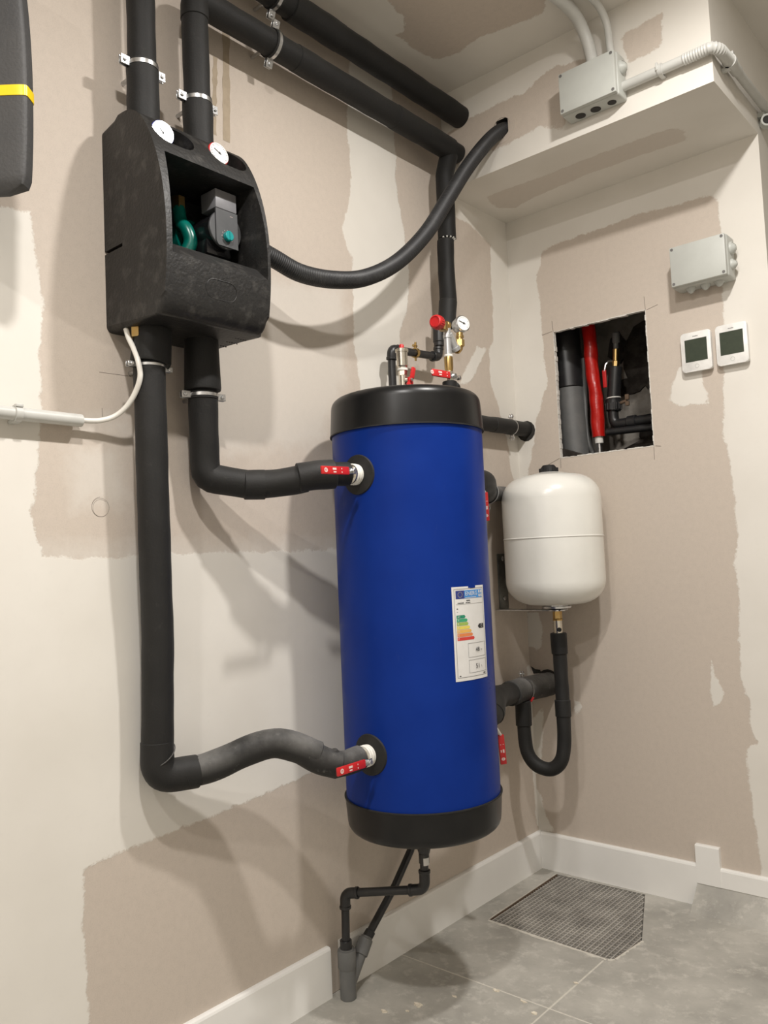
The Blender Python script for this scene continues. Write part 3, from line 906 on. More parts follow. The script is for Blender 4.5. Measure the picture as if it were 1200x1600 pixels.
for (mm_, L_, zc), ch in zip(ARW, ('A+', 'A', 'B', 'C', 'D', 'E', 'F')):
    def arrow(bm, L_=L_, zc=zc):
        label_rect(bm, 0.0082, L_ - 0.002, zc - 0.0031, zc + 0.0031, o1)
        f = onlabel(o1); bm.faces.new([bm.verts.new(f(*p)) for p in ((L_ - 0.002, zc - 0.0031), (L_ + 0.0006, zc), (L_ - 0.002, zc + 0.0031))])
    lp(mm_, arrow)
    lp('paper', lambda bm, ch=ch, zc=zc: put_tris(bm, [[(x + 0.0102, y + zc) for x, y in t] for t in text_tris(ch, 0.0052, 'LEFT')], onlabel(o2)))
def barrow(bm):
    label_rect(bm, 0.0690, 0.0845, 0.7815, 0.7905, o1)
    f = onlabel(o1); bm.faces.new([bm.verts.new(f(*p)) for p in ((0.0690, 0.7815), (0.0690, 0.7905), (0.0645, 0.786))])
lp('ink_black', barrow)
lp('paper', lambda bm: put_tris(bm, [[(x + 0.0765, y + 0.786) for x, y in t] for t in text_tris('C', 0.0082)], onlabel(o2)))
def nums(bm):
    for body, size, s, z in (('48', 0.0125, 0.0595, 0.7405), ('W', 0.0055, 0.0715, 0.7392), ('51', 0.0135, 0.0580, 0.7085), ('L', 0.0058, 0.0700, 0.7075)):
        put_tris(bm, [[(x + s, y + z) for x, y in t] for t in text_tris(body, size)], onlabel(0.0018))
lp('ink_black', nums)

# ---------------------------------------------------------------- pump station
YL, YR = -1.376, -1.150
pump = root('pump_station', 'black foam cased pump station with two gauges and open window on left wall', 'pump station', (0, (YL + YR) / 2, 1.352))
PROF = [(0.0, 1.353), (0.150, 1.352), (0.166, 1.356), (0.178, 1.372), (0.186, 1.415), (0.190, 1.46), (0.190, 1.505), (0.186, 1.55), (0.177, 1.595), (0.163, 1.638), (0.146, 1.674), (0.126, 1.704), (0.105, 1.722), (0.080, 1.732), (0.040, 1.734), (0.0, 1.727)]
def px_at(z):
    for (x0, z0), (x1, z1) in zip(PROF[1:-2], PROF[2:-1]):
        if z0 <= z <= z1: return x0 + (x1 - x0) * (z - z0) / (z1 - z0 + 1e-9)
    return 0.15
fine = []
sp = spline([(x, 0, z) for x, z in PROF[1:-1]], 3)
poly = [(0.0, 1.353)] + [(p.x, p.z) for p in sp] + [(0.0, 1.727)]
bm = BM()
prism(bm, poly, lambda a, b: (a, YL, b), (0, YR - YL, 0))
es = [e for e in bm.edges if abs(e.verts[0].co.y - e.verts[1].co.y) < 1e-6 and (e.verts[0].co.x > 0.001 or e.verts[1].co.x > 0.001)]
bmesh.ops.bevel(bm, geom=es, offset=0.011, segments=4, profile=0.5, affect='EDGES')
cutters = []
c = BM(); prism(c, [(0.028, 1.488), (0.165, 1.476), (0.30, 1.476), (0.30, 1.634), (0.028, 1.634)], lambda a, b: (a, -1.357, b), (0, 0.195, 0)); cutters.append(c)
c = BM()
fr_ = [c.verts.new((0.215, y, z)) for y, z in ((-1.3715, 1.424), (-1.1515, 1.424), (-1.1515, 1.650), (-1.3715, 1.650))]
bk_ = [c.verts.new((0.158, y, z)) for y, z in ((-1.3555, 1.482), (-1.1635, 1.482), (-1.1635, 1.632), (-1.3555, 1.632))]
c.faces.new(fr_); c.faces.new(bk_[::-1])
for k in range(4): c.faces.new((fr_[k], bk_[k], bk_[(k + 1) % 4], fr_[(k + 1) % 4]))
cutters.append(c)
nrm = Vector((0.80, 0, 0.60))
GA = [(-1.3375, 1.684), (-1.2165, 1.690)]
for gy, gz in GA:
    cc = Vector((0.142, gy + 0.016, gz))
    c = BM(); tv = Vector((0, 1, 0)); bv = nrm.cross(tv)
    prism(c, stadium(0.032, 0.0262), lambda a, b, cc=cc, tv=tv, bv=bv: tuple(cc - nrm * 0.026 + tv * a + bv * b), nrm * 0.08); cutters.append(c)
c = BM(); box(c, -0.01, 0.058, YL - 0.02, YL + 0.012, 1.4945, 1.5005); cutters.append(c)
bm = boolean(bm, cutters)
case = part('casing', bm, 'epp', pump, 'black expanded foam casing', 30)
# raised outline of the badge below the window
bm = BM()
pts = [Vector((0, -1.2615 + a, 1.4085 + b)) for a, b in stadium(0.034, 0.0165, 8)]
pts = [Vector((px_at(p.z) + 0.0003, p.y, p.z)) for p in pts]
tube(bm, pts + pts[:2], 0.0009, 6)
part('badge_outline', bm, 'epp', case, 'raised outline of an oval badge')
bm = BM()
for r0 in range(4):
    for c0 in range(5):
        cyl(bm, (0.03 + 0.03 * r0, -1.178 + 0.006 * c0 - 0.003 * (r0 % 2), 1.3529), (0.03 + 0.03 * r0, -1.178 + 0.006 * c0 - 0.003 * (r0 % 2), 1.3515), 0.0013, 8)
q = part('vent_shade_dot', bm, 'hole_shade', case); q['kind'] = 'stuff'  # black dots painted as the shade in vent holes; nothing is bored
for k, (gy, gz) in enumerate(GA):
    c = Vector((0.132, gy - 0.002, gz - 0.001)); n_ = Vector((0.985, 0.0, 0.17)).normalized()
    if k == 0: n_ = ((Vector((0.98, -0.93, 2.222)) - c).normalized() + (Vector((1.30253, -2.14767, 0.92313)) - c).normalized()).normalized()   # its flat glass throws the ceiling lamp back
    bm = BM(); cyl(bm, c - n_ * 0.02, c + n_ * 0.004, 0.0222, 36, 0.001)
    gg = part('gauge', bm, ('blue_ring', 'red_plastic')[k], pump, ('round thermometer with blue ring, glaring white', 'round thermometer with red ring')[k])
    bm = BM(); cyl(bm, c + n_ * 0.004, c + n_ * 0.0052, 0.0206, 36)
    part('gauge_dial', bm, ('glass_cover', 'dial_white')[k], gg)
    u = Vector((0, 1, 0)); v = n_.cross(u)
    bm = BM()
    for t in range(25):
        a = math.radians(-130 + 260 * t / 24); r1 = 0.0188; r0_ = 0.0150 if t % 4 == 0 else 0.0170
        d = u * math.sin(a) + v * math.cos(a) * -1; d = u * math.sin(a) - v * -math.cos(a)
        p0 = c + n_ * 0.0055 + d * r0_; p1 = c + n_ * 0.0055 + d * r1
        tube(bm, [p0, p1], 0.00034, 4)
    qk = part('dial_marks', bm, ('print_grey', 'ink_black')[k], gg); qk['kind'] = 'stuff'
    bm = BM(); a = math.radians(-60 if k else -40); d = u * math.sin(a) + v * math.cos(a)
    tube(bm, [c + n_ * 0.0058 - d * 0.004, c + n_ * 0.0058 + d * 0.0125], 0.0007, 5); cyl(bm, c + n_ * 0.005, c + n_ * 0.0068, 0.0018, 12)
    part('needle', bm, 'ink_black', gg)
# circulator inside the window
py, pz = -1.203, 1.552
bm = BM(); cyl(bm, (0.045, py, pz), (0.122, py, pz), 0.0335, 36, 0.002); box(bm, 0.050, 0.110, py - 0.030, py + 0.026, 1.506, 1.535, 0.004)
mo = part('circulator', bm, 'black_gloss', pump, 'black motor of the circulator pump')
bm = BM(); cyl(bm, (0.121, py + 0.002, pz), (0.1265, py + 0.002, pz), 0.0365, 32, 0.001)
part('motor_face', bm, 'pump_grey', mo, 'dark grey face of the pump motor')
bm = BM(); prism(bm, [(py - 0.022, 1.588), (py + 0.028, 1.588), (py + 0.028, 1.519), (py - 0.017, 1.519), (py - 0.022, 1.526)], lambda a, b: (0.1262, a, b), (0.003, 0, 0))
part('motor_plate', bm, 'pump_grey', mo)
bm = BM(); box(bm, 0.085, 0.1295, py - 0.022, py + 0.027, 1.589, 1.625, 0.002)
part('terminal_box', bm, 'pump_grey_light', mo, 'grey terminal box of the pump')
kc = Vector((0.129, -1.2005, 1.538))
bm = BM(); cyl(bm, kc, kc + Vector((0.009, 0, 0)), 0.0095, 12, 0.0012)
box(bm, kc.x + 0.008, kc.x + 0.0105, kc.y - 0.0012, kc.y + 0.0012, kc.z - 0.008, kc.z + 0.008)
part('knob', bm, 'teal_knob', mo, 'turquoise dial knob')
bm = BM()
for k in range(9):
    a = math.radians(-120 + 240 * k / 8); p = kc + Vector((0.0006, math.sin(a) * 0.0125, math.cos(a) * 0.0125))
    cyl(bm, p, p + Vector((0.0006, 0, 0)), 0.0006, 6)
put_tris(bm, [[(x, y) for x, y in t] for t in text_tris('---', 0.007)], lambda x, y: (0.1296, py + 0.014 + x, 1.580 + y))
q = part('motor_print', bm, 'print_white', mo); q['kind'] = 'stuff'
bm = BM()
tube(bm, resample(spline([(0.068, -1.254, 1.488), (0.070, -1.254, 1.505), (0.078, -1.246, 1.530), (0.074, -1.250, 1.555), (0.062, -1.254, 1.572), (0.055, -1.254, 1.60)], 6), 0.004), 0.0125, 18, 0.05)
lathe(bm, [(0, 0), (0.036, 0.0), (0.036, 0.02), (0, 0.02)], (0.030, -1.222, 1.552), (1, 0, 0), 28)
part('volute', bm, 'teal', pump, 'teal cast pump housing')
bm = BM(); cyl(bm, (0.055, -1.254, 1.597), (0.055, -1.254, 1.622), 0.013, 6, 0.001)
part('union_nut', bm, 'brass', pump)

# ---------------------------------------------------------------- insulated pipes on the left wall
XW = 0.066
riser = root('insulated_pipe', 'black foam covered pipe rising from left top of pump station', 'pipe', (XW, -1.331, 1.72))
sleeve(riser, [(XW, -1.331, 1.805), (XW, -1.331, 2.226)], 0.0255, ph=1)
sleeve(riser, [(XW, -1.331, 1.715), (XW, -1.331, 1.826)], 0.0290, ph=2, label='thicker foam sleeve below the clamp', wob=0.03)
clamp_parts(riser, (XW, -1.331, 1.833), (0, 0.0, 1), (0, 1, 0), 0.0262, (0, -1.331, 1.833))

run = root('insulated_pipe', 'black foam pipe from right top of pump station, turning along wall under ceiling', 'pipe', (XW, -1.211, 1.72))
sleeve(run, [(XW, -1.211, 1.790), (XW, -1.211, 1.9), (XW, -1.211, 1.995)], 0.0255, ph=3)
sleeve(run, [(XW, -1.211, 1.715), (XW, -1.211, 1.812)], 0.0288, ph=4, wob=0.03)
rp = fillet([(XW, -1.211, 1.985), (XW, -1.211, 2.029), (XW, -0.34, 2.029)], 0.028, 8)
L = plen(rp)
sleeve(run, cut(rp, 0.0, 0.30), 0.0272, ph=5)
sleeve(run, cut(rp, 0.30, L - 0.27), 0.0285, ph=6)
sleeve(run, cut(rp, L - 0.27, L - 0.035), 0.0295, 'foam', ph=7)
sleeve(run, cut(rp, L - 0.045, L), 0.0262, 'foam_dark', ph=8)
clamp_parts(run, (XW, -1.211, 1.818), (0, 0, 1), (0, 1, 0), 0.026, (0, -1.211, 1.818))
clamp_parts(run, (XW, -1.012, 2.029), (0, 1, 0), (0.35, 0, 1), 0.0285, (0, -1.012, 2.029))

upper = root('insulated_pipe', 'uppermost black foam pipe along left wall, ending in boxed beam', 'pipe', (XW, YB, 2.143))
sleeve(upper, [(XW, -1.9, 2.143), (XW, -0.955, 2.143)], 0.0275, ph=2)
sleeve(upper, [(XW, -0.955, 2.143), (XW, -0.800, 2.143)], 0.0310, ph=9, wob=0.03)
sleeve(upper, [(XW, -0.803, 2.143), (XW, -0.318, 2.143)], 0.0298, 'foam_dark', ph=4, wob=0.03)
clamp_parts(upper, (XW, -1.000, 2.143), (0, 1, 0), (0.35, 0, 1), 0.0285, (0, -1.0, 2.143))

drop = root('insulated_pipe', 'black foam pipe dropping from wall run, joining plain plastic pipe behind tank', 'pipe', (0.06, -0.40, 2.0))
sleeve(drop, [(0.062, -0.372, 2.024), (0.06, -0.398, 1.95), (0.06, -0.400, 1.775)], 0.0245, 'foam_dark', ph=1)
sleeve(drop, [(0.06, -0.408, 1.768), (0.06, -0.412, 1.68), (0.06, -0.409, 1.60)], 0.0225, 'foam_dark', ph=2, wob=0.03)
sleeve(drop, [(0.06, -0.410, 1.603), (0.058, -0.420, 1.535)], 0.0240, 'foam', ph=3)
bm = BM()
for k in range(7):
    a = math.radians(-75 + 25 * k); cyl(bm, (0.06 + 0.0185 * math.cos(a), -0.403 + 0.0185 * math.sin(a), 1.7715), (0.06 + 0.024 * math.cos(a), -0.403 + 0.024 * math.sin(a), 1.7735), 0.0022, 6)
q = part('glue_line', bm, 'ptfe', drop, 'pale blobs along the gap between sleeves')
bm = BM(); cyl(bm, (0.052, -0.448, 1.487), (0.053, -0.446, 1.545), 0.0165, 24, 0.002); cyl(bm, (0.052, -0.448, 1.478), (0.052, -0.448, 1.490), 0.0145, 24)
part('reducer', bm, 'pvc_dark', drop, 'dark plastic reducer')
pp = fillet([(0.052, -0.448, 1.482), (0.050, -0.4525, 1.4485), (0.043, -0.632, 1.4405), (0.040, -0.632, 1.405), (0.040, -0.630, 0.30)], 0.016, 8)
bm = BM(); tube(bm, resample(pp, 0.004), 0.0098, 20)
part('plastic_pipe', bm, 'pvc_dark', drop, 'plain dark grey plastic pipe')
def elbow(parent, a, c, b, r, m='pvc_dark', name='elbow'):
    a, c, b = Vector(a), Vector(c), Vector(b)
    P = resample(fillet([a, c, b], min((a - c).length, (b - c).length) * 0.75, 10), 0.003)
    bm = BM(); tube(bm, P, r, 22)
    for p, q in ((a, c), (b, c)):
        d = (q - p).normalized(); cyl(bm, p, p + d * 0.007, r * 1.12, 22, 0.001)
    return part(name, bm, m, parent, 'dark plastic elbow')
elbow(drop, (0.050, -0.450, 1.474), (0.050, -0.4525, 1.4485), (0.049, -0.478, 1.447), 0.0122)
elbow(drop, (0.044, -0.607, 1.4415), (0.043, -0.632, 1.4405), (0.0405, -0.632, 1.414), 0.0122)
pc = Vector((0.047, -0.545, 1.4445))
bm = BM(); ring(bm, pc, (0, 1, 0), 0.0100, 0.0128, 0.008, 24)
cyl(bm, pc + Vector((0, 0, 0.012)), pc + Vector((0.002, 0, 0.027)), 0.003, 10); cyl(bm, pc + Vector((0, 0, -0.012)), pc + Vector((0, 0, -0.02)), 0.0028, 8); cyl(bm, pc + Vector((0.0, -0.008, 0.018)), pc + Vector((0.0, 0.006, 0.018)), 0.0035, 8)
part('pipe_clip', bm, 'brass', drop, 'yellow zinc pipe clip')
bm = BM(); cyl(bm, pc + Vector((-0.012, 0, 0)), (0, pc.y, pc.z), 0.0025, 8)
part('clip_rod', bm, 'brass', drop)

# lower pipes of the pump station
XL = 0.070
low = root('insulated_pipe', 'long black foam pipe looping down from pump station to lower tank port', 'pipe', (XL, -1.335, 1.35))
lp_pts = [(XL, -1.3365, 1.283), (XL, -1.3365, 1.0), (XL, -1.3345, 0.80), (XL, -1.341, 0.572)]
sleeve(low, [(0.064, -1.3325, 1.2898), (0.056, -1.3267, 1.0009), (0.046, -1.3187, 0.7976), (0.042, -1.3227, 0.6182), (0.041, -1.3231, 0.5965)], 0.0278, 'foam', ph=2, wob=0.018)
elb = fillet([(0.0415, -1.3234, 0.6252), (0.041, -1.324, 0.5638), (0.062, -1.2564, 0.5623)], 0.034, 10)
sleeve(low, elb, 0.0290, 'foam', ph=5, step=0.005, label='foam elbow with mitred seams')
bm = BM()
def seam(bm, c, n, r):
    u, v, d = frame_of(n); tube(bm, [Vector(c) + (u * math.cos(2 * PI * k / 40) + v * math.sin(2 * PI * k / 40)) * r for k in range(42)], 0.0011, 6)
seam(bm, (0.041, -1.3215, 0.6016), (0.1, -0.55, 0.8), 0.0318)
part('seam', bm, 'foam_dusty', low)
bm = BM(); seam(bm, (0.053, -1.2799, 0.5626), (0.35, 0.85, 0.35), 0.0298)
part('seam', bm, 'foam_end', low)
lrun = [(0.048, -1.2956, 0.5619), (0.07, -1.2398, 0.5653), (0.105, -1.1746, 0.587), (0.135, -1.137, 0.5958), (0.16, -1.1046, 0.5856), (0.183, -1.0732, 0.5663)]
sleeve(low, spline(lrun, 8)[6:], 0.0272, 'foam_dusty', ph=1, wob=0.035)
sleeve(low, spline([(0.146, -1.1182, 0.5908), (0.165, -1.0975, 0.5799), (0.188, -1.068, 0.558), (0.205, -1.040, 0.5455)], 6), 0.0262, 'foam_dusty', ph=6, wob=0.04)
sleeve(low, [(0.200, -1.050, 0.546), (0.207, -1.018, 0.545), (0.2075, -0.985, 0.5465)], 0.0240, 'foam_dusty', ph=3, wob=0.03)
bm = BM(); lathe(bm, [(0, 0.014), (0.006, 0.013), (0.0095, 0.008), (0.010, 0.0)], (0.203, -1.047, 0.563), (0.15, -0.25, 1), 14)
part('foam_bump', bm, 'foam_dusty', low)
bm = BM(); lathe(bm, [(0, 0), (0.034, 0.0), (0.0355, 0.004), (0.0325, 0.062), (0.030, 0.064), (0, 0.064)], (0.065, -1.3302, 1.2905), (0.03, 0.10, 1), 24)
part('foam_collar', bm, 'foam_dark', low, 'wide black foam collar under the pump station')
clamp_parts(low, (0.064, -1.332, 1.2852), (0, 0, 1), (0, 1, 0.0), 0.0258, (0, -1.3320, 1.2852), 0.010)
bm = BM(); cyl(bm, (0.062, -1.352, 1.335), (0.062, -1.352, 1.353), 0.013, 6, 0.001)
part('union_nut', bm, 'brass', low)

mid = root('insulated_pipe', 'black foam pipe bending from pump station to upper tank port', 'pipe', (XL, -1.222, 1.35))
sleeve(mid, fillet([(0.06, -1.2149, 1.2476), (0.042, -1.2025, 1.1245), (0.043, -1.2002, 1.0963), (0.093, -1.1285, 1.0799)], 0.05, 10), 0.0278, 'foam', ph=2)
sleeve(mid, [(0.085, -1.143, 1.0809), (0.106, -1.1114, 1.0804)], 0.0288, 'foam', ph=4, label='tape joint round the sleeve', name='joint_tape')
sleeve(mid, spline([(0.098, -1.123, 1.0806), (0.121, -1.0964, 1.0818), (0.144, -1.0724, 1.0858), (0.163, -1.0562, 1.0903)], 6), 0.0272, 'foam', ph=5, wob=0.03)
sleeve(mid, [(0.158, -1.070, 1.090), (0.180, -1.040, 1.095), (0.196, -1.012, 1.097)], 0.0285, 'foam', ph=6, wob=0.035, step=0.006)
sleeve(mid, [(0.192, -1.018, 1.097), (0.2065, -0.982, 1.0975)], 0.0235, 'foam_dark', ph=7, wob=0.02, step=0.005)
bm = BM(); lathe(bm, [(0, 0), (0.0335, 0.0), (0.0345, 0.004), (0.0318, 0.098), (0.030, 0.100), (0, 0.100)], (0.062, -1.2165, 1.2577), (0, 0.0, 1), 24)
part('foam_collar', bm, 'foam_dark', mid, 'wide black foam collar under the pump station')
clamp_parts(mid, (0.061, -1.2157, 1.2479), (0, 0, 1), (0.15, 1, 0), 0.0262, (0, -1.2157, 1.2479), 0.013)

# ball valves on the tank's left ports
def port_valve(label, z, stem, along, out, y0=-0.988, Lv=0.05, body='nickel'):
    t = root('ball_valve', label, 'valve', (TX, TY - TR, z))
    bm = BM(); cyl(bm, (TX, y0 - 0.004, z), (TX, -0.9545, z), 0.0165, 8, 0.001); cyl(bm, (TX, y0 + 0.006, z), (TX, y0 + 0.016, z), 0.0195, 24, 0.003)
    part('valve_body', bm, body, t, 'nickel plated valve body')
    bm = BM()
    lathe(bm, [(0.0, 0), (0.0200, 0), (0.0215, 0.003), (0.0200, 0.006), (0.0215, 0.009), (0.0205, 0.012), (0.0210, 0.015), (0.0195, 0.017), (0, 0.017)], (TX, -0.9745, z), (0, 1, 0), 26)
    part('thread_tape', bm, 'ptfe', t, 'white sealing tape on the thread')
    lever(t, stem, along, out, Lv)
    return t
port_valve('ball valve with level red lever at upper left port of tank', 1.0972, (0.2405, -1.004, 1.0985), (0, -1, -0.03), (1, -0.25, 0.05), Lv=0.074)
port_valve('ball valve with tilted red lever at lower left port of tank', 0.5465, (0.2405, -0.993, 0.5450), (0, -1, 0), (1, -0.25, 0.05), y0=-0.996, Lv=0.076)

# ---------------------------------------------------------------- pipes between tank and back wall
pb = root('insulated_pipe', 'clamped black foam pipe behind upper left side of white vessel', 'pipe', (TX, TY + TR, 1.097))
P1 = [(0.207, -0.629, 1.0972), (0.207, -0.57, 1.0990), (0.204, -0.525, 1.102), (0.190, -0.482, 1.101), (0.155, -0.425, 1.090), (0.115, -0.350, 1.088), (0.072, -0.262, 1.093), (0.036, -0.175, 1.100), (0.030, -0.10, 1.10), (0.030, -0.001, 1.10)]
Q = spline(P1, 8)
L = plen(Q)
sleeve(pb, cut(Q, 0.0, 0.180), 0.0305, 'foam', ph=1, wob=0.03)
sleeve(pb, cut(Q, 0.176, 0.272), 0.0280, 'foam', ph=2, wob=0.03)
sleeve(pb, cut(Q, 0.270, L), 0.0215, 'foam_dusty', ph=3)
qq = resample(Q, 0.006)
i0 = int(0.258 / 0.006)
clamp_parts(pb, qq[i0], qq[i0 + 2] - qq[i0 - 2], (0, 0, 1), 0.0288, (0.0, qq[i0].y + 0.03, qq[i0].z), 0.010)

def right_valve(label, z, tip, top):
    t = root('ball_valve', label, 'valve', (TX, TY + TR, z))
    bm = BM(); cyl(bm, (TX, -0.632, z), (TX, -0.60, z), 0.0165, 8)
    part('valve_body', bm, 'nickel', t)
    a = Vector(top); d = Vector(tip) - a
    bm = BM(); tube(bm, resample(spline([(TX + 0.016, -0.61, z), (TX + 0.03, -0.57, z - 0.006), tuple(a)], 6), 0.004), 0.0035, 10)
    part('lever_stem', bm, 'white_cable', t, 'pale lever neck')
    d.normalize(); out = Vector((0.75, -0.66, 0)); out = (out - d * out.dot(d)).normalized(); up = out.cross(d)
    M = Matrix((d, up, out)).transposed().to_4x4(); M.translation = a
    bm = BM(); box(bm, 0.0, (Vector(tip) - a).length, -0.0075, 0.0075, -0.0035, 0.0035, 0.0018, 2, M)
    bar = part('lever', bm, 'red_plastic', t, 'red plastic lever hanging down')
    LL = (Vector(tip) - a).length
    handle_print(bar, lambda x, y: tuple(M @ Vector((LL / 2 - x * 0.8, y, 0.0038))))
right_valve('ball valve with hanging red lever beside upper right edge of tank', 1.0972, (0.225, -0.5307, 1.0069), (0.225, -0.5324, 1.0754))
right_valve('ball valve with hanging red lever beside lower right edge of tank', 0.5465, (0.225, -0.5117, 0.4358), (0.225, -0.5186, 0.5052))

pa = root('insulated_pipe', 'short black foam pipe entering back wall corner near tank top', 'pipe', (0.032, 0, 1.30))
Q = [(0.034, -0.62, 1.288), (0.034, -0.30, 1.297), (0.033, -0.15, 1.300), (0.0325, -0.001, 1.302)]
QQ = resample(Q, 0.006); LA = plen(Q)
sleeve(pa, cut(Q, 0, LA - 0.185), 0.0215, 'foam', ph=1)
sleeve(pa, cut(Q, LA - 0.185, LA - 0.085), 0.0225, 'foam', ph=4, wob=0.03)
sleeve(pa, cut(Q, LA - 0.078, LA - 0.0), 0.0225, 'foam_dark', ph=2, wob=0.03)
clamp_parts(pa, (0.0332, -0.083, 1.3008), (0, 1, 0), (0, 0, 1), 0.0196, None, 0.008)
bm = BM(); lathe(bm, [(0, -0.0012), (0.031, -0.0012), (0.031, 0.0), (0, 0.0)], (0.0325, -0.0002, 1.297), (0, 1, 0), 14)
part('hole_shade_disc', bm, 'hole_shade', pa, 'flat black disc painted as the shade of a wall hole')  # the wall behind is unbroken; the black disc is painted hole shade

pcq = root('insulated_pipe', 'thick black foam pipe entering back wall beside the hose loop', 'pipe', (0.062, 0, 0.54))
CP = [(0.207, -0.629, 0.5465), (0.207, -0.56, 0.547), (0.200, -0.512, 0.550), (0.178, -0.47, 0.562), (0.140, -0.40, 0.566), (0.105, -0.31, 0.556), (0.080, -0.20, 0.549), (0.066, -0.10, 0.543), (0.063, -0.001, 0.540)]
Q = spline(CP, 8); LCp = plen(Q)
sleeve(pcq, cut(Q, 0.0, 0.12), 0.0270, 'foam', ph=1)
sleeve(pcq, cut(Q, 0.12, LCp - 0.235), 0.0290, 'foam', ph=2)
sleeve(pcq, cut(Q, LCp - 0.262, LCp - 0.170), 0.0335, 'foam_dusty', ph=3)
sleeve(pcq, cut(Q, LCp - 0.160, LCp), 0.0345, 'foam_dusty', ph=4, wob=0.03)
qq = resample(Q, 0.006); i0 = int((LCp - 0.166) / 0.006)
clamp_parts(pcq, qq[i0], qq[i0 + 2] - qq[i0 - 2], (0, 0, 1), 0.0325, (0.0, qq[i0].y + 0.02, qq[i0].z), 0.009)
bm = BM(); cyl(bm, qq[i0] + Vector((0.022, 0.004, -0.030)), qq[i0] + Vector((0.030, 0.006, -0.018)), 0.0045, 8)
part('red_tag', bm, 'red_plastic', pcq, 'small red tag under the clamp')
bm = BM(); lathe(bm, [(0, -0.0012), (0.0385, -0.0012), (0.0385, 0), (0, 0)], (0.0605, -0.0002, 0.5435), (0, 1, 0), 16); prism(bm, [(0.004, 0.588), (0.018, 0.580), (0.034, 0.579), (0.04, 0.570), (0.012, 0.566)], lambda a, b: (a, -0.0012, b), (0, 0.0012, 0))
part('hole_shade_disc', bm, 'hole_shade', pcq, 'flat black disc painted as the shade of a wall hole')  # black disc and notch are painted shade, laid on an unbroken wall

# ---------------------------------------------------------------- expansion vessel, its bracket and hose
VX, VY, VR = 0.187, -0.151, 0.1345
ves = root('expansion_vessel', 'white egg-ended expansion vessel hung in the corner right of tank', 'vessel', (VX, VY, 0.785))
bm = BM(); pr = [(0, 0.785)]
for k in range(1, 9):
    a = PI / 2 * k / 8; pr.append((VR - 0.072 + 0.072 * math.sin(a), 0.785 + 0.064 * (1 - math.cos(a))))
pr2 = []
for k in range(0, 9):
    a = PI / 2 * k / 8; pr2.append((VR - 0.070 + 0.070 * math.cos(a), 1.138 - 0.066 * (1 - math.sin(a))))
pr = [(0, 0.783), (VR - 0.072, 0.785)] + pr[1:] + pr2 + [(0.03, 1.1465), (0, 1.147)]
lathe(bm, pr, (VX, VY, 0), AX, 72)
part('vessel_shell', bm, 'vessel_white', ves, 'glossy white steel shell', 60)
bm = BM(); lathe_closed(bm, [(VR - 0.002, -0.0030), (VR + 0.0016, -0.0014), (VR + 0.0016, 0.0004), (VR - 0.002, 0.0032)], (VX, VY, 0.9665), AX, 72)
part('weld_seam', bm, 'vessel_white', ves, 'raised seam round the middle')
bm = BM()
lathe(bm, [(0, 1.144), (0.026, 1.144), (0.024, 1.158), (0.016, 1.168), (0, 1.170)], (VX - 0.008, VY + 0.012, 0), AX, 14)
for k in range(9):
    a = 2 * PI * k / 9; box(bm, -0.003, 0.003, 0.020, 0.027, 1.145, 1.160, 0.001, 1, Matrix.Translation((VX - 0.008, VY + 0.012, 0)) @ Matrix.Rotation(a, 4, 'Z'))
part('valve_cap', bm, 'rubber', ves, 'black cap on top of the vessel')
bm = BM(); cyl(bm, (VX, VY, 0.773), (VX, VY, 0.785), 0.030, 6, 0.002); ring(bm, (VX, VY, 0.777), AX, 0.015, 0.040, 0.005, 30)
part('flange', bm, 'zinc', ves, 'zinc flange nut under the vessel')
br = root('wall_bracket', 'grey metal angle bracket on left wall carrying the white vessel', 'bracket', (0, -0.125, 0.77))
bm = BM(); box(bm, 0.0, 0.004, -0.150, -0.104, 0.768, 0.929, 0.001)
bk = part('upright', bm, 'zinc_dark', br, 'dark upright plate of the bracket')
bm = BM(); box(bm, 0.0, VX + 0.02, -0.170, -0.128, 0.7665, 0.7700, 0.0008); cyl(bm, (VX, VY, 0.7665), (VX, VY, 0.770), 0.024, 20)
part('arm', bm, 'zinc', br, 'flat arm under the vessel')
for z in (0.915, 0.80):
    bm = BM(); cyl(bm, (0.004, -0.127, z), (0.0075, -0.127, z), 0.0065, 14, 0.0015)
    part('screw', bm, 'zinc', bk)
hv = root('ball_valve', 'small brass valve under the white vessel', 'valve', (VX, VY, 0.70))
bm = BM(); cyl(bm, (VX, VY, 0.742), (VX, VY, 0.767), 0.0125, 6, 0.001); lathe(bm, [(0, 0.740), (0.0135, 0.740), (0.0135, 0.744), (0.011, 0.746), (0, 0.746)], (VX, VY, 0), AX, 18)
part('brass_nut', bm, 'brass', hv, 'brass nut')
bm = BM(); cyl(bm, (VX, VY, 0.698), (VX, VY, 0.741), 0.0125, 12, 0.001)
vb = part('valve_body', bm, 'nickel', hv)
bm = BM(); cyl(bm, (VX, VY, 0.716), (VX + 0.011, VY - 0.0125, 0.716), 0.006, 12, 0.001); ring(bm, (VX + 0.0112, VY - 0.0127, 0.716), (0.66, -0.75, 0), 0.0022, 0.0042, 0.002, 14)
part('spindle', bm, 'rubber', vb, 'dark valve spindle')
hl = root('insulated_hose', 'black foam hose looping in a U under the white vessel', 'hose', (VX, VY, 0.33))
U = [(VX, VY, 0.705), (VX + 0.001, VY, 0.60), (VX + 0.004, VY - 0.006, 0.50), (VX + 0.006, VY - 0.012, 0.42), (VX - 0.002, VY - 0.020, 0.368), (0.158, -0.180, 0.343), (0.122, -0.190, 0.350), (0.098, -0.195, 0.378), (0.090, -0.195, 0.425), (0.0885, -0.193, 0.52)]
UQ = spline(U, 10); LU = plen(UQ)
sleeve(hl, cut(UQ, 0.04, LU - 0.045), 0.0188, 'foam', ph=1, wob=0.03, step=0.006)
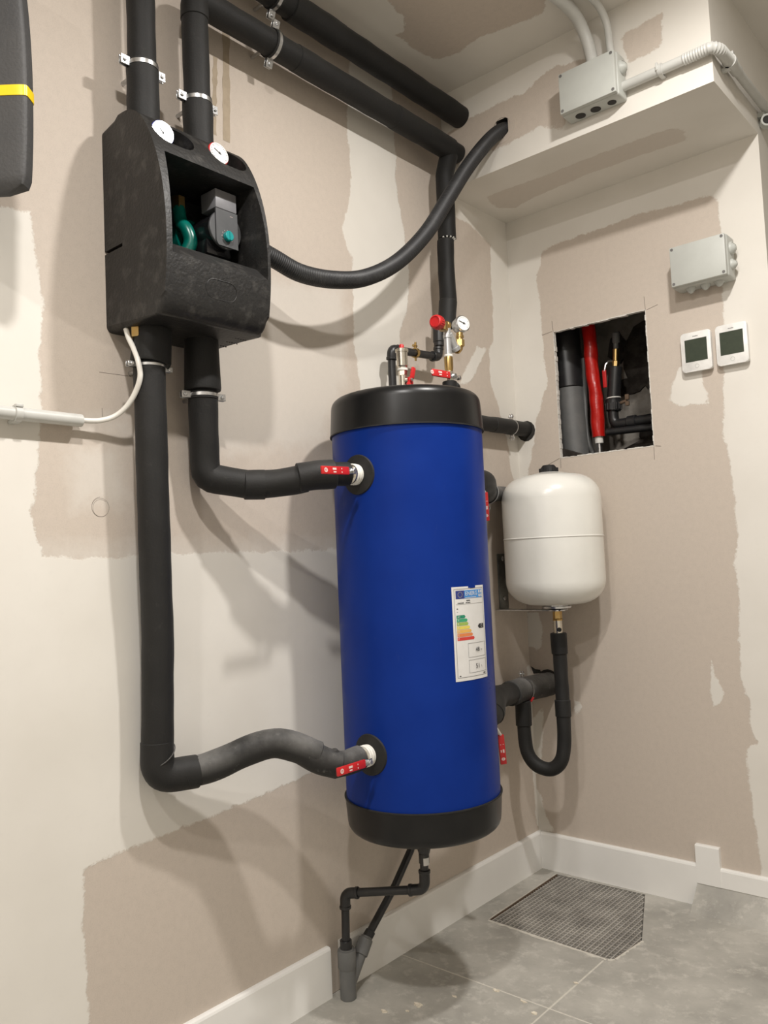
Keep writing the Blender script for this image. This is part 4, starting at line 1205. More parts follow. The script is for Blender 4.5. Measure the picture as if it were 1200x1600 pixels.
sleeve(hl, cut(UQ, 0.0, 0.052), 0.0222, 'foam_dark', ph=2)
sleeve(hl, cut(UQ, 0.178, 0.222), 0.0214, 'foam', ph=3, label='tape band round the hose', name='joint_tape')
sleeve(hl, cut(UQ, LU - 0.062, LU), 0.0222, 'foam_dark', ph=4)

# ---------------------------------------------------------------- fittings on top of the tank
vent = root('air_vent', 'nickel plated air vent with tiny red cap on centre of tank top', 'air vent', (0.2015, -0.79, 1.27))
vx, vy = 0.2015, -0.79
bm = BM(); lathe(bm, [(0, 1.339), (0.0105, 1.339), (0.0112, 1.342), (0.0122, 1.343), (0.0122, 1.373), (0.0135, 1.3735), (0.0135, 1.3805), (0.011, 1.3815), (0, 1.3825)], (vx, vy, 0), AX, 24)
for k in range(16):
    a = 2 * PI * k / 16; box(bm, 0.0130, 0.0143, -0.0012, 0.0012, 1.374, 1.380, 0, 1, Matrix.Translation((vx, vy, 0)) @ Matrix.Rotation(a, 4, 'Z'))
part('vent_body', bm, 'nickel', vent, 'slim ribbed nickel body')
bm = BM(); lathe(bm, [(0, 1.381), (0.0052, 1.381), (0.0052, 1.389), (0.004, 1.391), (0, 1.391)], (vx, vy, 0), AX, 14)
part('vent_cap', bm, 'red_plastic', vent, 'small red cap')
bm = BM(); cyl(bm, (vx, vy, 1.3325), (vx, vy, 1.3395), 0.0105, 20); cyl(bm, (vx, vy, 1.322), (vx, vy, 1.333), 0.0098, 6, 0.0006); cyl(bm, (vx, vy, 1.268), (vx, vy, 1.322), 0.0092, 18); cyl(bm, (vx, vy, 1.309), (vx + 0.018, vy, 1.309), 0.0055, 14)
vb = part('vent_valve', bm, 'nickel', vent, 'nickel ball valve under the vent')
bm = BM(); lathe(bm, [(0, 1.333), (0.0113, 1.333), (0.0118, 1.335), (0.0113, 1.338), (0, 1.338)], (vx, vy, 0), AX, 20)
part('thread_tape', bm, 'ptfe', vent)
bm = BM(); hx = vx + 0.019
box(bm, hx - 0.003, hx + 0.003, vy - 0.006, vy + 0.009, 1.300, 1.316, 0.002)
M = Matrix.Translation((hx, vy + 0.008, 1.318)) @ Matrix.Rotation(math.radians(-18), 4, 'X')
box(bm, -0.0035, 0.0035, -0.005, 0.005, -0.004, 0.022, 0.002, 2, M)
M = Matrix.Translation((hx, vy - 0.004, 1.300)) @ Matrix.Rotation(math.radians(-18), 4, 'X')
box(bm, -0.0035, 0.0035, -0.005, 0.005, -0.020, 0.004, 0.002, 2, M)
part('wing_handle', bm, 'red_plastic', vent, 'red butterfly handle')
bm = BM(); cyl(bm, (hx + 0.001, vy, 1.309), (hx + 0.007, vy, 1.309), 0.004, 6)
part('wing_screw', bm, 'zinc', vent)

sx, sy = 0.238, -0.669
sg = root('safety_group', 'brass safety valve group with red cap and gauge at back of tank top', 'safety valve', (sx, sy, 1.27))
bm = BM(); cyl(bm, (sx, sy, 1.268), (sx, sy, 1.320), 0.0165, 20, 0.002); cyl(bm, (sx, sy + 0.005, 1.300), (sx + 0.004, sy + 0.022, 1.312), 0.010, 14)
part('base_boot', bm, 'foam_dark', sg, 'black foam boot at the base')
bm = BM(); cyl(bm, (sx, sy, 1.318), (sx, sy, 1.343), 0.0095, 8, 0.0008)
part('valve_body', bm, 'nickel', sg)
lever(sg, (sx + 0.011, sy + 0.003, 1.331), (-0.25, -1, 0.035), (1, -0.25, 0.1), 0.052, 0.0165)
bm = BM(); cyl(bm, (sx + 0.004, sy + 0.024, 1.330), (sx + 0.012, sy + 0.026, 1.330), 0.0055, 12, 0.001); cyl(bm, (sx, sy, 1.330), (sx + 0.006, sy + 0.024, 1.330), 0.004, 10)
part('drain_plug', bm, 'zinc', sg)
bm = BM(); lathe(bm, [(0, 1.341), (0.0085, 1.341), (0.009, 1.345), (0.0098, 1.350), (0.0102, 1.372), (0.009, 1.378), (0, 1.378)], (sx, sy, 0), AX, 12)
part('check_valve', bm, 'brass', sg, 'brass check valve')
bm = BM(); lathe(bm, [(0, 1.376), (0.0095, 1.376), (0.0102, 1.378), (0.0095, 1.381), (0, 1.381)], (sx, sy, 0), AX, 18)
part('thread_tape', bm, 'ptfe', sg)
bm = BM(); lathe(bm, [(0, 1.380), (0.0080, 1.380), (0.0082, 1.418), (0.0100, 1.419), (0.0100, 1.426), (0.0088, 1.427), (0.0082, 1.445), (0.0045, 1.449), (0, 1.449)], (sx, sy, 0), AX, 20)
a = Vector((sx, sy + 0.004, 1.430)); b = Vector((sx, sy + 0.029, 1.398))
cyl(bm, a, b, 0.0095, 18, 0.001); lathe(bm, [(0, 0), (0.0125, 0), (0.0125, 0.008), (0, 0.008)], b - (b - a).normalized() * 0.006, b - a, 18)
part('strainer_body', bm, 'silver_paint', sg, 'silver Y shaped body')
bm = BM(); cyl(bm, (sx, sy - 0.004, 1.4475), (sx, sy - 0.027, 1.4475), 0.0095, 8, 0.001); cyl(bm, (sx, sy + 0.004, 1.4475), (sx, sy - 0.006, 1.4475), 0.0105, 18, 0.001); cyl(bm, (sx, sy - 0.013, 1.4475), (sx, sy - 0.013, 1.434), 0.0105, 16, 0.001)
part('safety_valve_body', bm, 'brass', sg, 'brass body of the safety valve')
bm = BM(); lathe(bm, [(0, 0), (0.0135, 0.0), (0.0150, 0.004), (0.0150, 0.021), (0.0138, 0.024), (0.0112, 0.025), (0.0108, 0.0235), (0, 0.0235)], (sx, sy - 0.026, 1.4475), (0.18, -1, 0.0), 24)
for k in range(24):
    an = 2 * PI * k / 24
u_, v_, d_ = frame_of((0.18, -1, 0))
bm2 = bm
for k in range(20):
    an = 2 * PI * k / 20; p = Vector((sx, sy - 0.026, 1.4475)) + (u_ * math.cos(an) + v_ * math.sin(an)) * 0.0150
    cyl(bm, p + d_ * 0.005, p + d_ * 0.020, 0.0011, 6)
part('red_cap', bm, 'red_plastic', sg, 'ribbed red cap')
bm = BM()
tube(bm, resample(fillet([(sx, sy + 0.026, 1.4005), (sx, sy + 0.046, 1.399), (sx, sy + 0.049, 1.440)], 0.012, 6), 0.003), 0.0078, 16)
cyl(bm, (sx, sy + 0.048, 1.408), (sx, sy + 0.0485, 1.424), 0.0105, 6, 0.001); cyl(bm, (sx, sy + 0.0487, 1.428), (sx, sy + 0.0488, 1.434), 0.0095, 18, 0.001); cyl(bm, (sx, sy + 0.034, 1.3995), (sx, sy + 0.040, 1.3995), 0.010, 16)
part('brass_elbow', bm, 'brass', sg, 'brass elbow to the gauge')
gc = Vector((sx, sy + 0.062, 1.464)); gn = Vector((0.93, -0.35, 0.08)).normalized()
bm = BM(); lathe(bm, [(0, -0.024), (0.013, -0.024), (0.0175, -0.019), (0.0195, -0.004), (0.0195, 0.002), (0.0178, 0.004), (0, 0.0035)], gc, gn, 32); cyl(bm, gc + Vector((0, 0, -0.016)) - gn * 0.012, (sx, sy + 0.049, 1.436), 0.0055, 12)
gg = part('gauge', bm, 'zinc', sg, 'round steel pressure gauge')
bm = BM(); lathe(bm, [(0, 0.0038), (0.0168, 0.0038), (0.0168, 0.0046), (0, 0.0046)], gc, gn, 32)
part('gauge_dial', bm, 'dial_white', gg, 'white dial')
uu = Vector((0, 0, 1)).cross(gn).normalized(); vv = gn.cross(uu)
bm = BM()
for t in range(21):
    an = math.radians(-135 + 270 * t / 20); d = uu * math.sin(an) + vv * math.cos(an)
    tube(bm, [gc + gn * 0.005 + d * (0.0115 if t % 5 == 0 else 0.0130), gc + gn * 0.005 + d * 0.0150], 0.00025, 4)
q = part('dial_marks', bm, 'ink_black', gg); q['kind'] = 'stuff'
bm = BM(); d = (-uu * 0.93 + vv * 0.36).normalized(); tube(bm, [gc + gn * 0.0055 + d * 0.013, gc + gn * 0.0055 - d * 0.005], 0.0008, 5); cyl(bm, gc + gn * 0.0045, gc + gn * 0.0065, 0.002, 10)
part('needle', bm, 'ink_black', gg)

# ---------------------------------------------------------------- ribbed hose
hose = root('ribbed_hose', 'black ribbed hose sagging from pump station up to hole in boxed beam', 'hose', (0.10, -1.15, 1.55))
H = [(0.082, -1.148, 1.585), (0.090, -1.10, 1.558), (0.100, -1.0559, 1.541), (0.110, -0.9957, 1.524), (0.120, -0.9116, 1.5278), (0.125, -0.8137, 1.554), (0.130, -0.7046, 1.6152), (0.140, -0.6012, 1.7098), (0.150, -0.5143, 1.8214), (0.165, -0.4438, 1.9195), (0.182, -0.368, 2.009), (0.1955, -0.317, 2.0540), (0.203, -0.270, 2.072)]
HP = resample(spline(H, 14), 0.0022)
bm = BM(); tube(bm, HP, 0.0186, 22, 0.0, True, lambda s, i, n: 0.0186 + (0.00045 if i % 2 else -0.00045))
part('hose_tube', bm, 'hose', hose, None, 20)

# ---------------------------------------------------------------- drain pipes under the tank
dr = root('drain_pipe', 'dark plastic drain pipe stepping from tank bottom to grey floor branch', 'drain pipe', (0.04, -0.872, 0.11))
D = [(TX, -0.800, 0.375), (TX, -0.803, 0.2405), (0.043, -0.8725, 0.2185), (0.0405, -0.8735, 0.108)]
bm = BM(); tube(bm, resample(fillet(D, 0.012, 6), 0.004), 0.0088, 20)
part('pipe', bm, 'pvc_dark', dr)
bm = BM(); cyl(bm, (TX, -0.800, 0.325), (TX, -0.800, 0.369), 0.0152, 18, 0.001); lathe(bm, [(0, 0.313), (0.0115, 0.313), (0.0152, 0.326), (0, 0.326)], (TX, -0.800, 0), AX, 18); cyl(bm, (TX, -0.801, 0.293), (TX, -0.801, 0.314), 0.0112, 18, 0.001)
part('tank_outlet', bm, 'pvc_dark', dr, 'black outlet stub under the tank')
bm = BM()
for k in range(8):
    pass
f_ = lambda a, z: (TX + 0.0115 * math.cos(a), -0.801 + 0.0115 * math.sin(a), z)
for k in range(5):
    a0 = math.radians(-60 + 14 * k); a1 = math.radians(-46 + 14 * k)
    bm.faces.new([bm.verts.new(f_(a0, 0.291)), bm.verts.new(f_(a1, 0.291)), bm.verts.new(f_(a1, 0.306)), bm.verts.new(f_(a0, 0.306))])
part('sticker', bm, 'paper', dr, 'small white sticker on the stub')
elbow(dr, (TX, -0.802, 0.280), (TX, -0.803, 0.2405), (0.175, -0.8165, 0.236), 0.0112)
elbow(dr, (0.072, -0.861, 0.222), (0.043, -0.8725, 0.2185), (0.0425, -0.873, 0.186), 0.0112)
dg = root('drain_pipe', 'dark slanting drain pipe coming from behind tank into side of grey branch', 'drain pipe', (0.034, -0.815, 0.085))
bm = BM(); tube(bm, resample([(0.040, -0.628, 0.310), (0.038, -0.640, 0.222 + 0.02), (0.035, -0.700, 0.177), (0.034, -0.812, 0.088)], 0.006), 0.0088, 20)
part('pipe', bm, 'pvc_dark', dg)
bm = BM(); d = Vector((0, -0.112, -0.089)).normalized(); c = Vector((0.0345, -0.788, 0.107))
cyl(bm, c, c + d * 0.030, 0.0115, 18, 0.001)
part('socket', bm, 'pvc_dark', dg)
yb = root('drain_branch', 'mid grey plastic Y branch standing on floor at left skirting', 'drain fitting', (0.040, -0.872, 0.0))
bm = BM(); cyl(bm, (0.040, -0.872, 0.0), (0.040, -0.872, 0.098), 0.0172, 28, 0.001)
part('stem', bm, 'pvc_grey', yb)
bm = BM(); lathe(bm, [(0, 0.062), (0.0182, 0.062), (0.0196, 0.065), (0.0196, 0.098), (0.0185, 0.101), (0.0165, 0.101), (0.0160, 0.104), (0, 0.104)], (0.040, -0.872, 0), AX, 28)
part('socket', bm, 'pvc_grey', yb)
bm = BM(); cyl(bm, (0.040, -0.873, 0.100), (0.040, -0.873, 0.121), 0.0128, 20, 0.001)
part('bush', bm, 'pvc_dark', yb, 'dark reducing bush')
a = Vector((0.038, -0.862, 0.028)); b = Vector((0.035, -0.813, 0.086)); d = (b - a).normalized()
bm = BM(); cyl(bm, a, b, 0.0130, 22); cyl(bm, b - d * 0.020, b + d * 0.014, 0.0160, 24, 0.0012); cyl(bm, b + d * 0.010, b + d * 0.018, 0.0125, 20)
part('branch_arm', bm, 'pvc_grey', yb, 'slanting side arm')

# ---------------------------------------------------------------- floor grate
gr = root('floor_grate', 'dusty steel grid grate in the floor at the corner of the walls', 'grate', (0.24, -0.2, -0.02))
def span(c, ax):
    out = []
    for (ax0, ay0), (bx0, by0) in zip(GR, GR[1:] + GR[:1]):
        p, q = ((ax0, ay0), (bx0, by0)) if ax == 0 else ((ay0, ax0), (by0, bx0))
        if (p[0] > c) != (q[0] > c): out.append(p[1] + (q[1] - p[1]) * (c - p[0]) / (q[0] - p[0]))
    return (min(out), max(out)) if len(out) == 2 else None
def bars(ax, c0, c1, stp, th, z0, z1, name):
    c = c0
    while c < c1:
        s = span(c, ax)
        if s and s[1] - s[0] > 0.02:
            a, b = s[0] + 0.003, s[1] - 0.003
            bm = BM()
            if ax == 0: box(bm, c - th / 2, c + th / 2, a, b, z0, z1)
            else: box(bm, a, b, c - th / 2, c + th / 2, z0, z1)
            part(name, bm, 'grate_steel', gr, smooth=0)
        c += stp
bars(0, 0.082, 0.43, 0.0126, 0.0026, -0.016, -0.0006, 'bearing_bar')
bars(1, -0.395, -0.02, 0.0126, 0.0020, -0.009, -0.0030, 'cross_bar')
bm = BM()
G3 = GR
for (a, b) in zip(G3[:4], G3[1:5]):
    a = Vector((a[0], a[1], 0)); b = Vector((b[0], b[1], 0)); d = (b - a); n = Vector((-d.y, d.x, 0)).normalized() * 0.0022
    vs = [bm.verts.new(p) for p in (a + Vector((0, 0, -0.0005)), b + Vector((0, 0, -0.0005)), b + n + Vector((0, 0, -0.0005)), a + n + Vector((0, 0, -0.0005)))]
    lo = [bm.verts.new(v.co + Vector((0, 0, -0.02))) for v in vs]
    bm.faces.new(vs); bm.faces.new(lo[::-1])
    for k in range(4): bm.faces.new((vs[k], vs[(k + 1) % 4], lo[(k + 1) % 4], lo[k]))
part('grate_frame', bm, 'rust', gr, 'rusty angle frame of the grate', 0)
bm = BM(); prism(bm, GR, lambda a, b: (a, b, -0.0195), (0, 0, 0.003))
part('pit_dirt', bm, 'pit', gr, 'dusty pit under the grate', 0)
bm = BM()
for (a, b), wd in ((((0.0745, -0.388), (0.405, -0.404)), 0.010), (((0.405, -0.404), (0.4175, -0.394)), 0.010), (((0.4175, -0.394), (0.431, -0.276)), 0.007), (((0.068, -0.0275), (0.0745, -0.388)), 0.004)):
    a = Vector((*a, 0)); b = Vector((*b, 0)); d = b - a; n = Vector((d.y, -d.x, 0)).normalized()
    if n.dot(Vector((0.24, -0.2, 0)) - a) > 0: n = -n
    K = 24; rn = random.Random(int(a.x * 1e4)); prev = None
    for k in range(K + 1):
        p = a.lerp(b, k / K); cdd = (bm.verts.new(p + Vector((0, 0, 0.0006))), bm.verts.new(p + n * wd * rn.uniform(0.45, 1.2) + Vector((0, 0, 0.0003))))
        if prev: bm.faces.new((prev[0], cdd[0], cdd[1], prev[1]))
        prev = cdd
part('mortar_edge', bm, 'grout', gr, 'pale mortar along the edge of the grate', 0)

# flakes of filler on the floor
FL = [(0.176, -0.806, 0.0105, 'largest pale plaster flake on floor before the grey branch'), (0.136, -0.866, 0.0072, 'tan plaster flake on floor nearest the left skirting'), (0.218, -0.735, 0.0048, 'small white flake on the tile, beyond the largest flake'),
      (0.276, -0.664, 0.0075, 'white plaster crumb on the tile joint left of the joint crossing'), (0.345, -0.667, 0.006, 'yellowish crumb just beside the joint crossing'), (0.385, -0.691, 0.0065, 'white crumb on joint at front of the joint crossing'),
      (0.397, -0.538, 0.0045, 'crumb on the joint running from the grate corner'), (0.174, -0.837, 0.004, 'tiny flake between the two tan flakes')]
for k, (x, y, r, lb) in enumerate(FL):
    rn = random.Random(k + 11); bm = BM(); n = 11
    prism(bm, [(x + r * 1.5 * rn.uniform(0.45, 1.1) * math.cos(2 * PI * i / n + 0.5), y + r * 0.8 * rn.uniform(0.45, 1.1) * math.sin(2 * PI * i / n + 0.5)) for i in range(n)], lambda a, b: (a, b, 0.0), (0, 0, 0.0013))
    solo('plaster_flake', bm, 'flake', lb, 'debris', (x, y, 0), 'plaster flakes on the floor', 0)

# ---------------------------------------------------------------- junction boxes
def junction_box(label, x0, x1, yb_, yf, z0, z1, loc, knock, holes):
    t = root('junction_box', label, 'junction box', loc)
    mx = 0.009
    bm = BM(); vs = box(bm, x0 - mx * 0.2, x1 + mx * 0.2, yf + 0.012, yb_, z0 - mx * 0.2, z1 + mx * 0.2, 0.005, 3)
    body = part('box_body', bm, 'box_grey', t)
    bm = BM(); box(bm, x0, x1, yf, yf + 0.013, z0, z1, 0.003, 2)
    lid = part('lid', bm, 'box_grey', t, 'flat pale grey lid')
    for xx in (x0 + 0.007, x1 - 0.007):
        for zz in (z0 + 0.007, z1 - 0.007):
            bm = BM(); ring(bm, (xx, yf, zz), (0, 1, 0), 0.0022, 0.0038, 0.0012, 16); cyl(bm, (xx, yf - 0.0002, zz), (xx, yf + 0.001, zz), 0.0021, 10)
            part('lid_screw', bm, 'print_grey', lid)
    ym = (yf + 0.013 + yb_) / 2
    for kind, p, big in knock:
        bm = BM()
        if kind == 'side': o = (x1 + 0.001, ym, p); ax = (1, 0, 0)
        else: o = (p, ym, z0 - 0.001); ax = (0, 0, -1)
        lathe(bm, [(0, 0), (big, 0), (big, 0.003), (big * 0.84, 0.007), (big * 0.81, 0.0055), (big * 0.64, 0.0100), (big * 0.61, 0.0088), (big * 0.44, 0.0128), (big * 0.40, 0.0118), (big * 0.2, 0.0142), (0, 0.0145)], o, ax, 26)
        part('grommet', bm, 'box_grey', body, 'stepped cable grommet')
    for p, hr in holes:
        bm = BM(); ring(bm, (p, ym, z0 - 0.0022), (0, 0, 1), hr, hr + 0.003, 0.0016, 24); cyl(bm, (p, ym, z0 - 0.0020), (p, ym, z0 - 0.0032), hr, 24)
        part('cable_hole_shade', bm, 'hole_shade', body, 'black disc painted as the shade of an open cable hole')  # solid black disc and rim painted as the shade of an opening
    return t
jb1 = junction_box('pale grey junction box on boxed beam with conduits and open holes', 0.399, 0.544, YB, -0.377, 1.991, 2.093, (0.47, YB, 2.04), [('side', 2.062, 0.017)], [(0.4350, 0.0095), (0.4750, 0.0095), (0.5170, 0.0075)])
jb2 = junction_box('plain grey junction box on back wall above the two thermostats', 0.527, 0.667, 0.0, -0.068, 1.598, 1.703, (0.6, 0, 1.65), [('side', 1.672, 0.017), ('side', 1.631, 0.014), ('down', 0.563, 0.013), ('down', 0.600, 0.013), ('down', 0.635, 0.013)], [])

def conduit_tube(parent, pts, r, m='conduit_grey', name='conduit_tube', label=None, rib=False, wall=0.0):
    bm = BM(); P = resample(pts, 0.003 if rib else 0.008)
    tube(bm, P, r, 20, 0, True, (lambda s, i, n: r + (0.0011 if (i // 1) % 2 else -0.0006)) if rib else None)
    return part(name, bm, m, parent, label)
c1 = root('conduit', 'thick grey conduit bending from junction box top onto ceiling', 'conduit', (0.476, -0.347, 2.095))
conduit_tube(c1, spline([(0.478, -0.347, 2.092), (0.474, -0.349, 2.13), (0.468, -0.362, 2.172), (0.464, -0.395, 2.202), (0.458, -0.455, 2.213), (0.442, -0.60, 2.213), (0.42, -0.9, 2.213)], 10), 0.0143)
c2 = root('conduit', 'thin grey conduit bending from junction box corner onto ceiling', 'conduit', (0.522, -0.343, 2.095))
conduit_tube(c2, spline([(0.523, -0.342, 2.092), (0.521, -0.342, 2.13), (0.519, -0.346, 2.178), (0.516, -0.375, 2.208), (0.510, -0.43, 2.219), (0.497, -0.60, 2.219), (0.48, -0.9, 2.219)], 10), 0.0086)
c3 = root('conduit', 'grey conduit from junction box right side around the beam corner', 'conduit', (0.546, -0.336, 2.02))
conduit_tube(c3, [(0.545, -0.336, 2.0175), (0.690, -0.336, 2.0185)], 0.0112)
conduit_tube(c3, fillet([(0.688, -0.336, 2.0185), (0.752, -0.338, 2.0185), (0.7635, -0.322, 2.0150), (0.7635, -0.245, 2.0165)], 0.022, 8), 0.0122, 'conduit_grey', 'flexible_sleeve', 'ribbed flexible conduit sleeve', True)
conduit_tube(c3, [(0.7635, -0.262, 2.0165), (0.7635, -0.205, 2.0165)], 0.0132, 'conduit_grey', 'coupling', 'smooth conduit coupling')
conduit_tube(c3, [(0.7635, -0.21, 2.0165), (0.7635, 0.60, 2.0165)], 0.0105)
bm = BM(); ring(bm, (0.636, -0.336, 2.018), (1, 0, 0), 0.0113, 0.0140, 0.010, 24); box(bm, 0.631, 0.641, -0.336, YB, 2.004, 2.009, 0.001); box(bm, 0.629, 0.634, -0.351, -0.345, 2.014, 2.032, 0.001)
part('conduit_clip', bm, 'conduit_grey', c3, 'pale snap clip')
bm = BM(); ring(bm, (0.7635, -0.255, 2.0165), (0, 1, 0), 0.0133, 0.0160, 0.012, 24); box(bm, XE, 0.7635, -0.261, -0.249, 1.998, 2.006, 0.001); box(bm, 0.7655, 0.7735, -0.261, -0.249, 2.028, 2.037, 0.001)
part('conduit_clip', bm, 'conduit_grey', c3, 'pale snap clip')
cg = root('cable_gland', 'dark open tube end on return wall under the grey conduit', 'tube end', (XE, 0.02, 1.985))
bm = BM(); lathe_closed(bm, [(0.011, 0), (0.0155, 0), (0.0155, 0.02), (0.011, 0.02)], (0.768, 0.006, 1.983), (-0.3, 0.6, 0), 20)
part('tube_wall', bm, 'box_grey', cg)
bm = BM(); cyl(bm, (0.766, 0.010, 1.983), (0.755, 0.03, 1.983), 0.0112, 18)
part('bore_shade_plug', bm, 'hole_shade', cg)  # solid black plug painted as the shade within the tube
bm = BM(); box(bm, XE, 0.762, 0.004, 0.030, 1.995, 2.006)
part('tube_foot', bm, 'box_grey', cg)

# ---------------------------------------------------------------- room thermostats
def thermostat(label, xc, zc):
    t = root('thermostat', label, 'thermostat', (xc, 0, zc), 'room thermostats on the back wall')
    w_, h_ = 0.0775, 0.1035
    bm = BM(); prism(bm, rrect(w_ - 0.004, h_ - 0.004, 0.006), lambda a, b: (xc + a, 0.0, zc + b), (0, -0.010, 0))
    b0 = part('back_plate', bm, 'thermostat_white', t)
    bm = BM(); prism(bm, rrect(w_, h_, 0.0075), lambda a, b: (xc + a, -0.0095, zc + b), (0, -0.0085, 0))
    es = [e for e in bm.edges if all(abs(v.co.y + 0.018) < 1e-5 for v in e.verts)]
    bmesh.ops.bevel(bm, geom=es, offset=0.002, segments=2, profile=0.5, affect='EDGES')
    fr = part('front', bm, 'thermostat_white', t, 'white rounded front')
    bm = BM(); box(bm, xc - 0.0285, xc + 0.0285, -0.0186, -0.0175, zc - 0.026, zc + 0.033)
    part('screen', bm, 'lcd', fr, 'dark green blank display', 0)
    bm = BM(); ring(bm, (xc, -0.0181, zc - 0.0385), (0, 1, 0), 0.0046, 0.0054, 0.0006, 24)
    part('button', bm, 'box_grey', fr, 'round touch button')
    bm = BM()
    for k in range(5): box(bm, xc - 0.0065 + 0.0027 * k, xc - 0.0045 + 0.0027 * k, -0.0184, -0.0178, zc + 0.0392, zc + 0.0392 + (0.0024 if k in (0, 3) else 0.0019))
    part('logo', bm, 'print_grey', fr, None, 0)
thermostat('left of the two white wall thermostats, over the white filler blob', 0.5617, 1.4322)
thermostat('right of the two white wall thermostats, on the white filler band', 0.6515, 1.4330)

# ---------------------------------------------------------------- conduit and white cable at the left
lc = root('conduit', 'grey conduit ending on left wall below the pump station', 'conduit', (0.0, -1.55, 1.183))
bm = BM(); lathe_closed(bm, [(0.0092, 0), (0.0108, 0), (0.0108, 0.60), (0.0092, 0.60)], (0.020, -1.440, 1.1845), (0, -1, 0), 24)
part('conduit_tube', bm, 'conduit_grey', lc)
bm = BM(); ring(bm, (0.020, -1.550, 1.1845), (0, 1, 0), 0.0109, 0.0134, 0.011, 24); box(bm, 0, 0.020, -1.556, -1.544, 1.170, 1.176, 0.001); box(bm, 0.022, 0.032, -1.556, -1.544, 1.194, 1.199, 0.001)
part('conduit_clip', bm, 'conduit_grey', lc, 'pale snap clip')
wc = root('cable', 'white cable curving from conduit end up into pump station', 'cable', (0.03, -1.37, 1.2))
bm = BM(); tube(bm, resample(spline([(0.02, -1.4707, 1.1839), (0.02, -1.4245, 1.1859), (0.024, -1.4027, 1.1886), (0.034, -1.3839, 1.1964), (0.05, -1.3708, 1.2123), (0.067, -1.3631, 1.2363), (0.08, -1.3617, 1.2612), (0.078, -1.3635, 1.2872), (0.066, -1.364, 1.3121), (0.05, -1.3635, 1.335), (0.044, -1.3644, 1.3522)], 10), 0.004), 0.0047, 14)
part('cable_sheath', bm, 'white_cable', wc)

# ---------------------------------------------------------------- dark casing with a yellow band at the left edge
dv = root('wall_casing', 'dark grey barrel-shaped casing with a yellow band at left frame edge', 'casing', (0, -1.75, 1.65))
ang = math.radians(-49.2)
nv = Vector((math.cos(ang), math.sin(ang), 0)); tv = Vector((-math.sin(ang), math.cos(ang), 0))
edge = Vector((0.1909, -1.6112, 0))
HW = 0.115
ZB0 = 1.4774
cen = edge - tv * HW - nv * 0.022
def half_w(z):
    t = (z - 1.6290) / 0.19
    return HW - 0.010 * abs(t) ** 2.2
def slab(bm, z0, z1, extra, nz):
    rings = []
    for k in range(nz + 1):
        z = z0 + (z1 - z0) * k / nz
        hw = half_w(z) + extra; hd = 0.015 + extra
        dz = z - ZB0
        if dz < 0.022:
            q = math.sqrt(max(0.0, 1 - ((0.022 - dz) / 0.022) ** 2)); hw -= 0.026 * (1 - q); hd -= 0.012 * (1 - q)
        vs = []
        for j in range(56):
            a = 2 * PI * j / 56; ca, sa = math.cos(a), math.sin(a); e = 0.12
            x = hw * math.copysign(abs(ca) ** e, ca); y = hd * math.copysign(abs(sa) ** 0.25, sa)
            vs.append(bm.verts.new(cen + tv * x + nv * y + Vector((0, 0, z))))
        rings.append(vs)
    for a, b in zip(rings, rings[1:]):
        for j in range(56): bm.faces.new((a[j], a[(j + 1) % 56], b[(j + 1) % 56], b[j]))
    bm.faces.new(rings[0][::-1]); bm.faces.new(rings[-1])
bm = BM(); slab(bm, ZB0, ZB0 + 0.47, 0.0, 40); cs = part('casing_shell', bm, 'casing_grey', dv, 'dark grey moulded shell')
bm = BM(); slab(bm, 1.6198, 1.6353, 0.0010, 3); part('yellow_band', bm, 'yellow_band', dv, 'yellow band round the shell')
bm = BM(); box(bm, 0.0, cen.x - 0.03, cen.y - 0.05, cen.y - 0.02, 1.60, 1.85, 0.004); part('back_bracket', bm, 'casing_under', dv)

# ---------------------------------------------------------------- things inside the opening
gp = root('waste_pipe', 'thick grey waste pipe at left inside the wall opening', 'pipe', (0.12, 0.14, 1.2))
bm = BM(); cyl(bm, (0.127, 0.14, 1.02), (0.110, 0.14, 1.442), 0.0440, 36)
part('pipe', bm, 'pvc_grey', gp)
bm = BM(); cyl(bm, (0.1105, 0.14, 1.43), (0.1035, 0.14, 1.62), 0.0475, 36, 0.003)
part('socket', bm, 'pvc_dark', gp, 'dark upper socket of the waste pipe')
rt = root('sheathed_pipe', 'pipe in bright red crinkled sheath inside the wall opening', 'pipe', (0.2, 0.12, 1.25))
bm = BM(); tube(bm, resample([(0.190, 0.12, 1.70), (0.197, 0.12, 1.60), (0.202, 0.12, 1.46), (0.209, 0.12, 1.35), (0.2095, 0.12, 1.266)], 0.008), 0.0200, 22, 0.09, True, None, 1.0)
part('red_sheath', bm, 'red_foil', rt, 'crinkled red sheath', 25)
bm = BM(); cyl(bm, (0.2095, 0.12, 1.246), (0.2095, 0.12, 1.268), 0.0125, 20, 0.001)
part('white_sleeve', bm, 'white_cable', rt, 'white plastic end')
bm = BM(); cyl(bm, (0.2098, 0.12, 1.10), (0.2096, 0.12, 1.248), 0.0072, 18)
part('metal_pipe', bm, 'zinc', rt, 'bare metal pipe end')
gc_ = root('cable', 'grey cable hanging between waste pipe and red sheath in the opening', 'cable', (0.165, 0.15, 1.22))
bm = BM(); tube(bm, resample(spline([(0.160, 0.15, 1.52), (0.158, 0.15, 1.40), (0.155, 0.15, 1.31), (0.164, 0.15, 1.25), (0.180, 0.15, 1.20), (0.186, 0.15, 1.10)], 8), 0.006), 0.0075, 14)
part('cable_sheath', bm, 'pvc_grey', gc_)
va = root('pipe_valve', 'black valve assembly with red lever inside the wall opening', 'valve', (0.25, 0.15, 1.3))
bm = BM(); cyl(bm, (0.250, 0.15, 1.375), (0.262, 0.15, 1.474), 0.0195, 22, 0.002)
part('valve_sleeve', bm, 'pvc_dark', va, 'black sleeve')
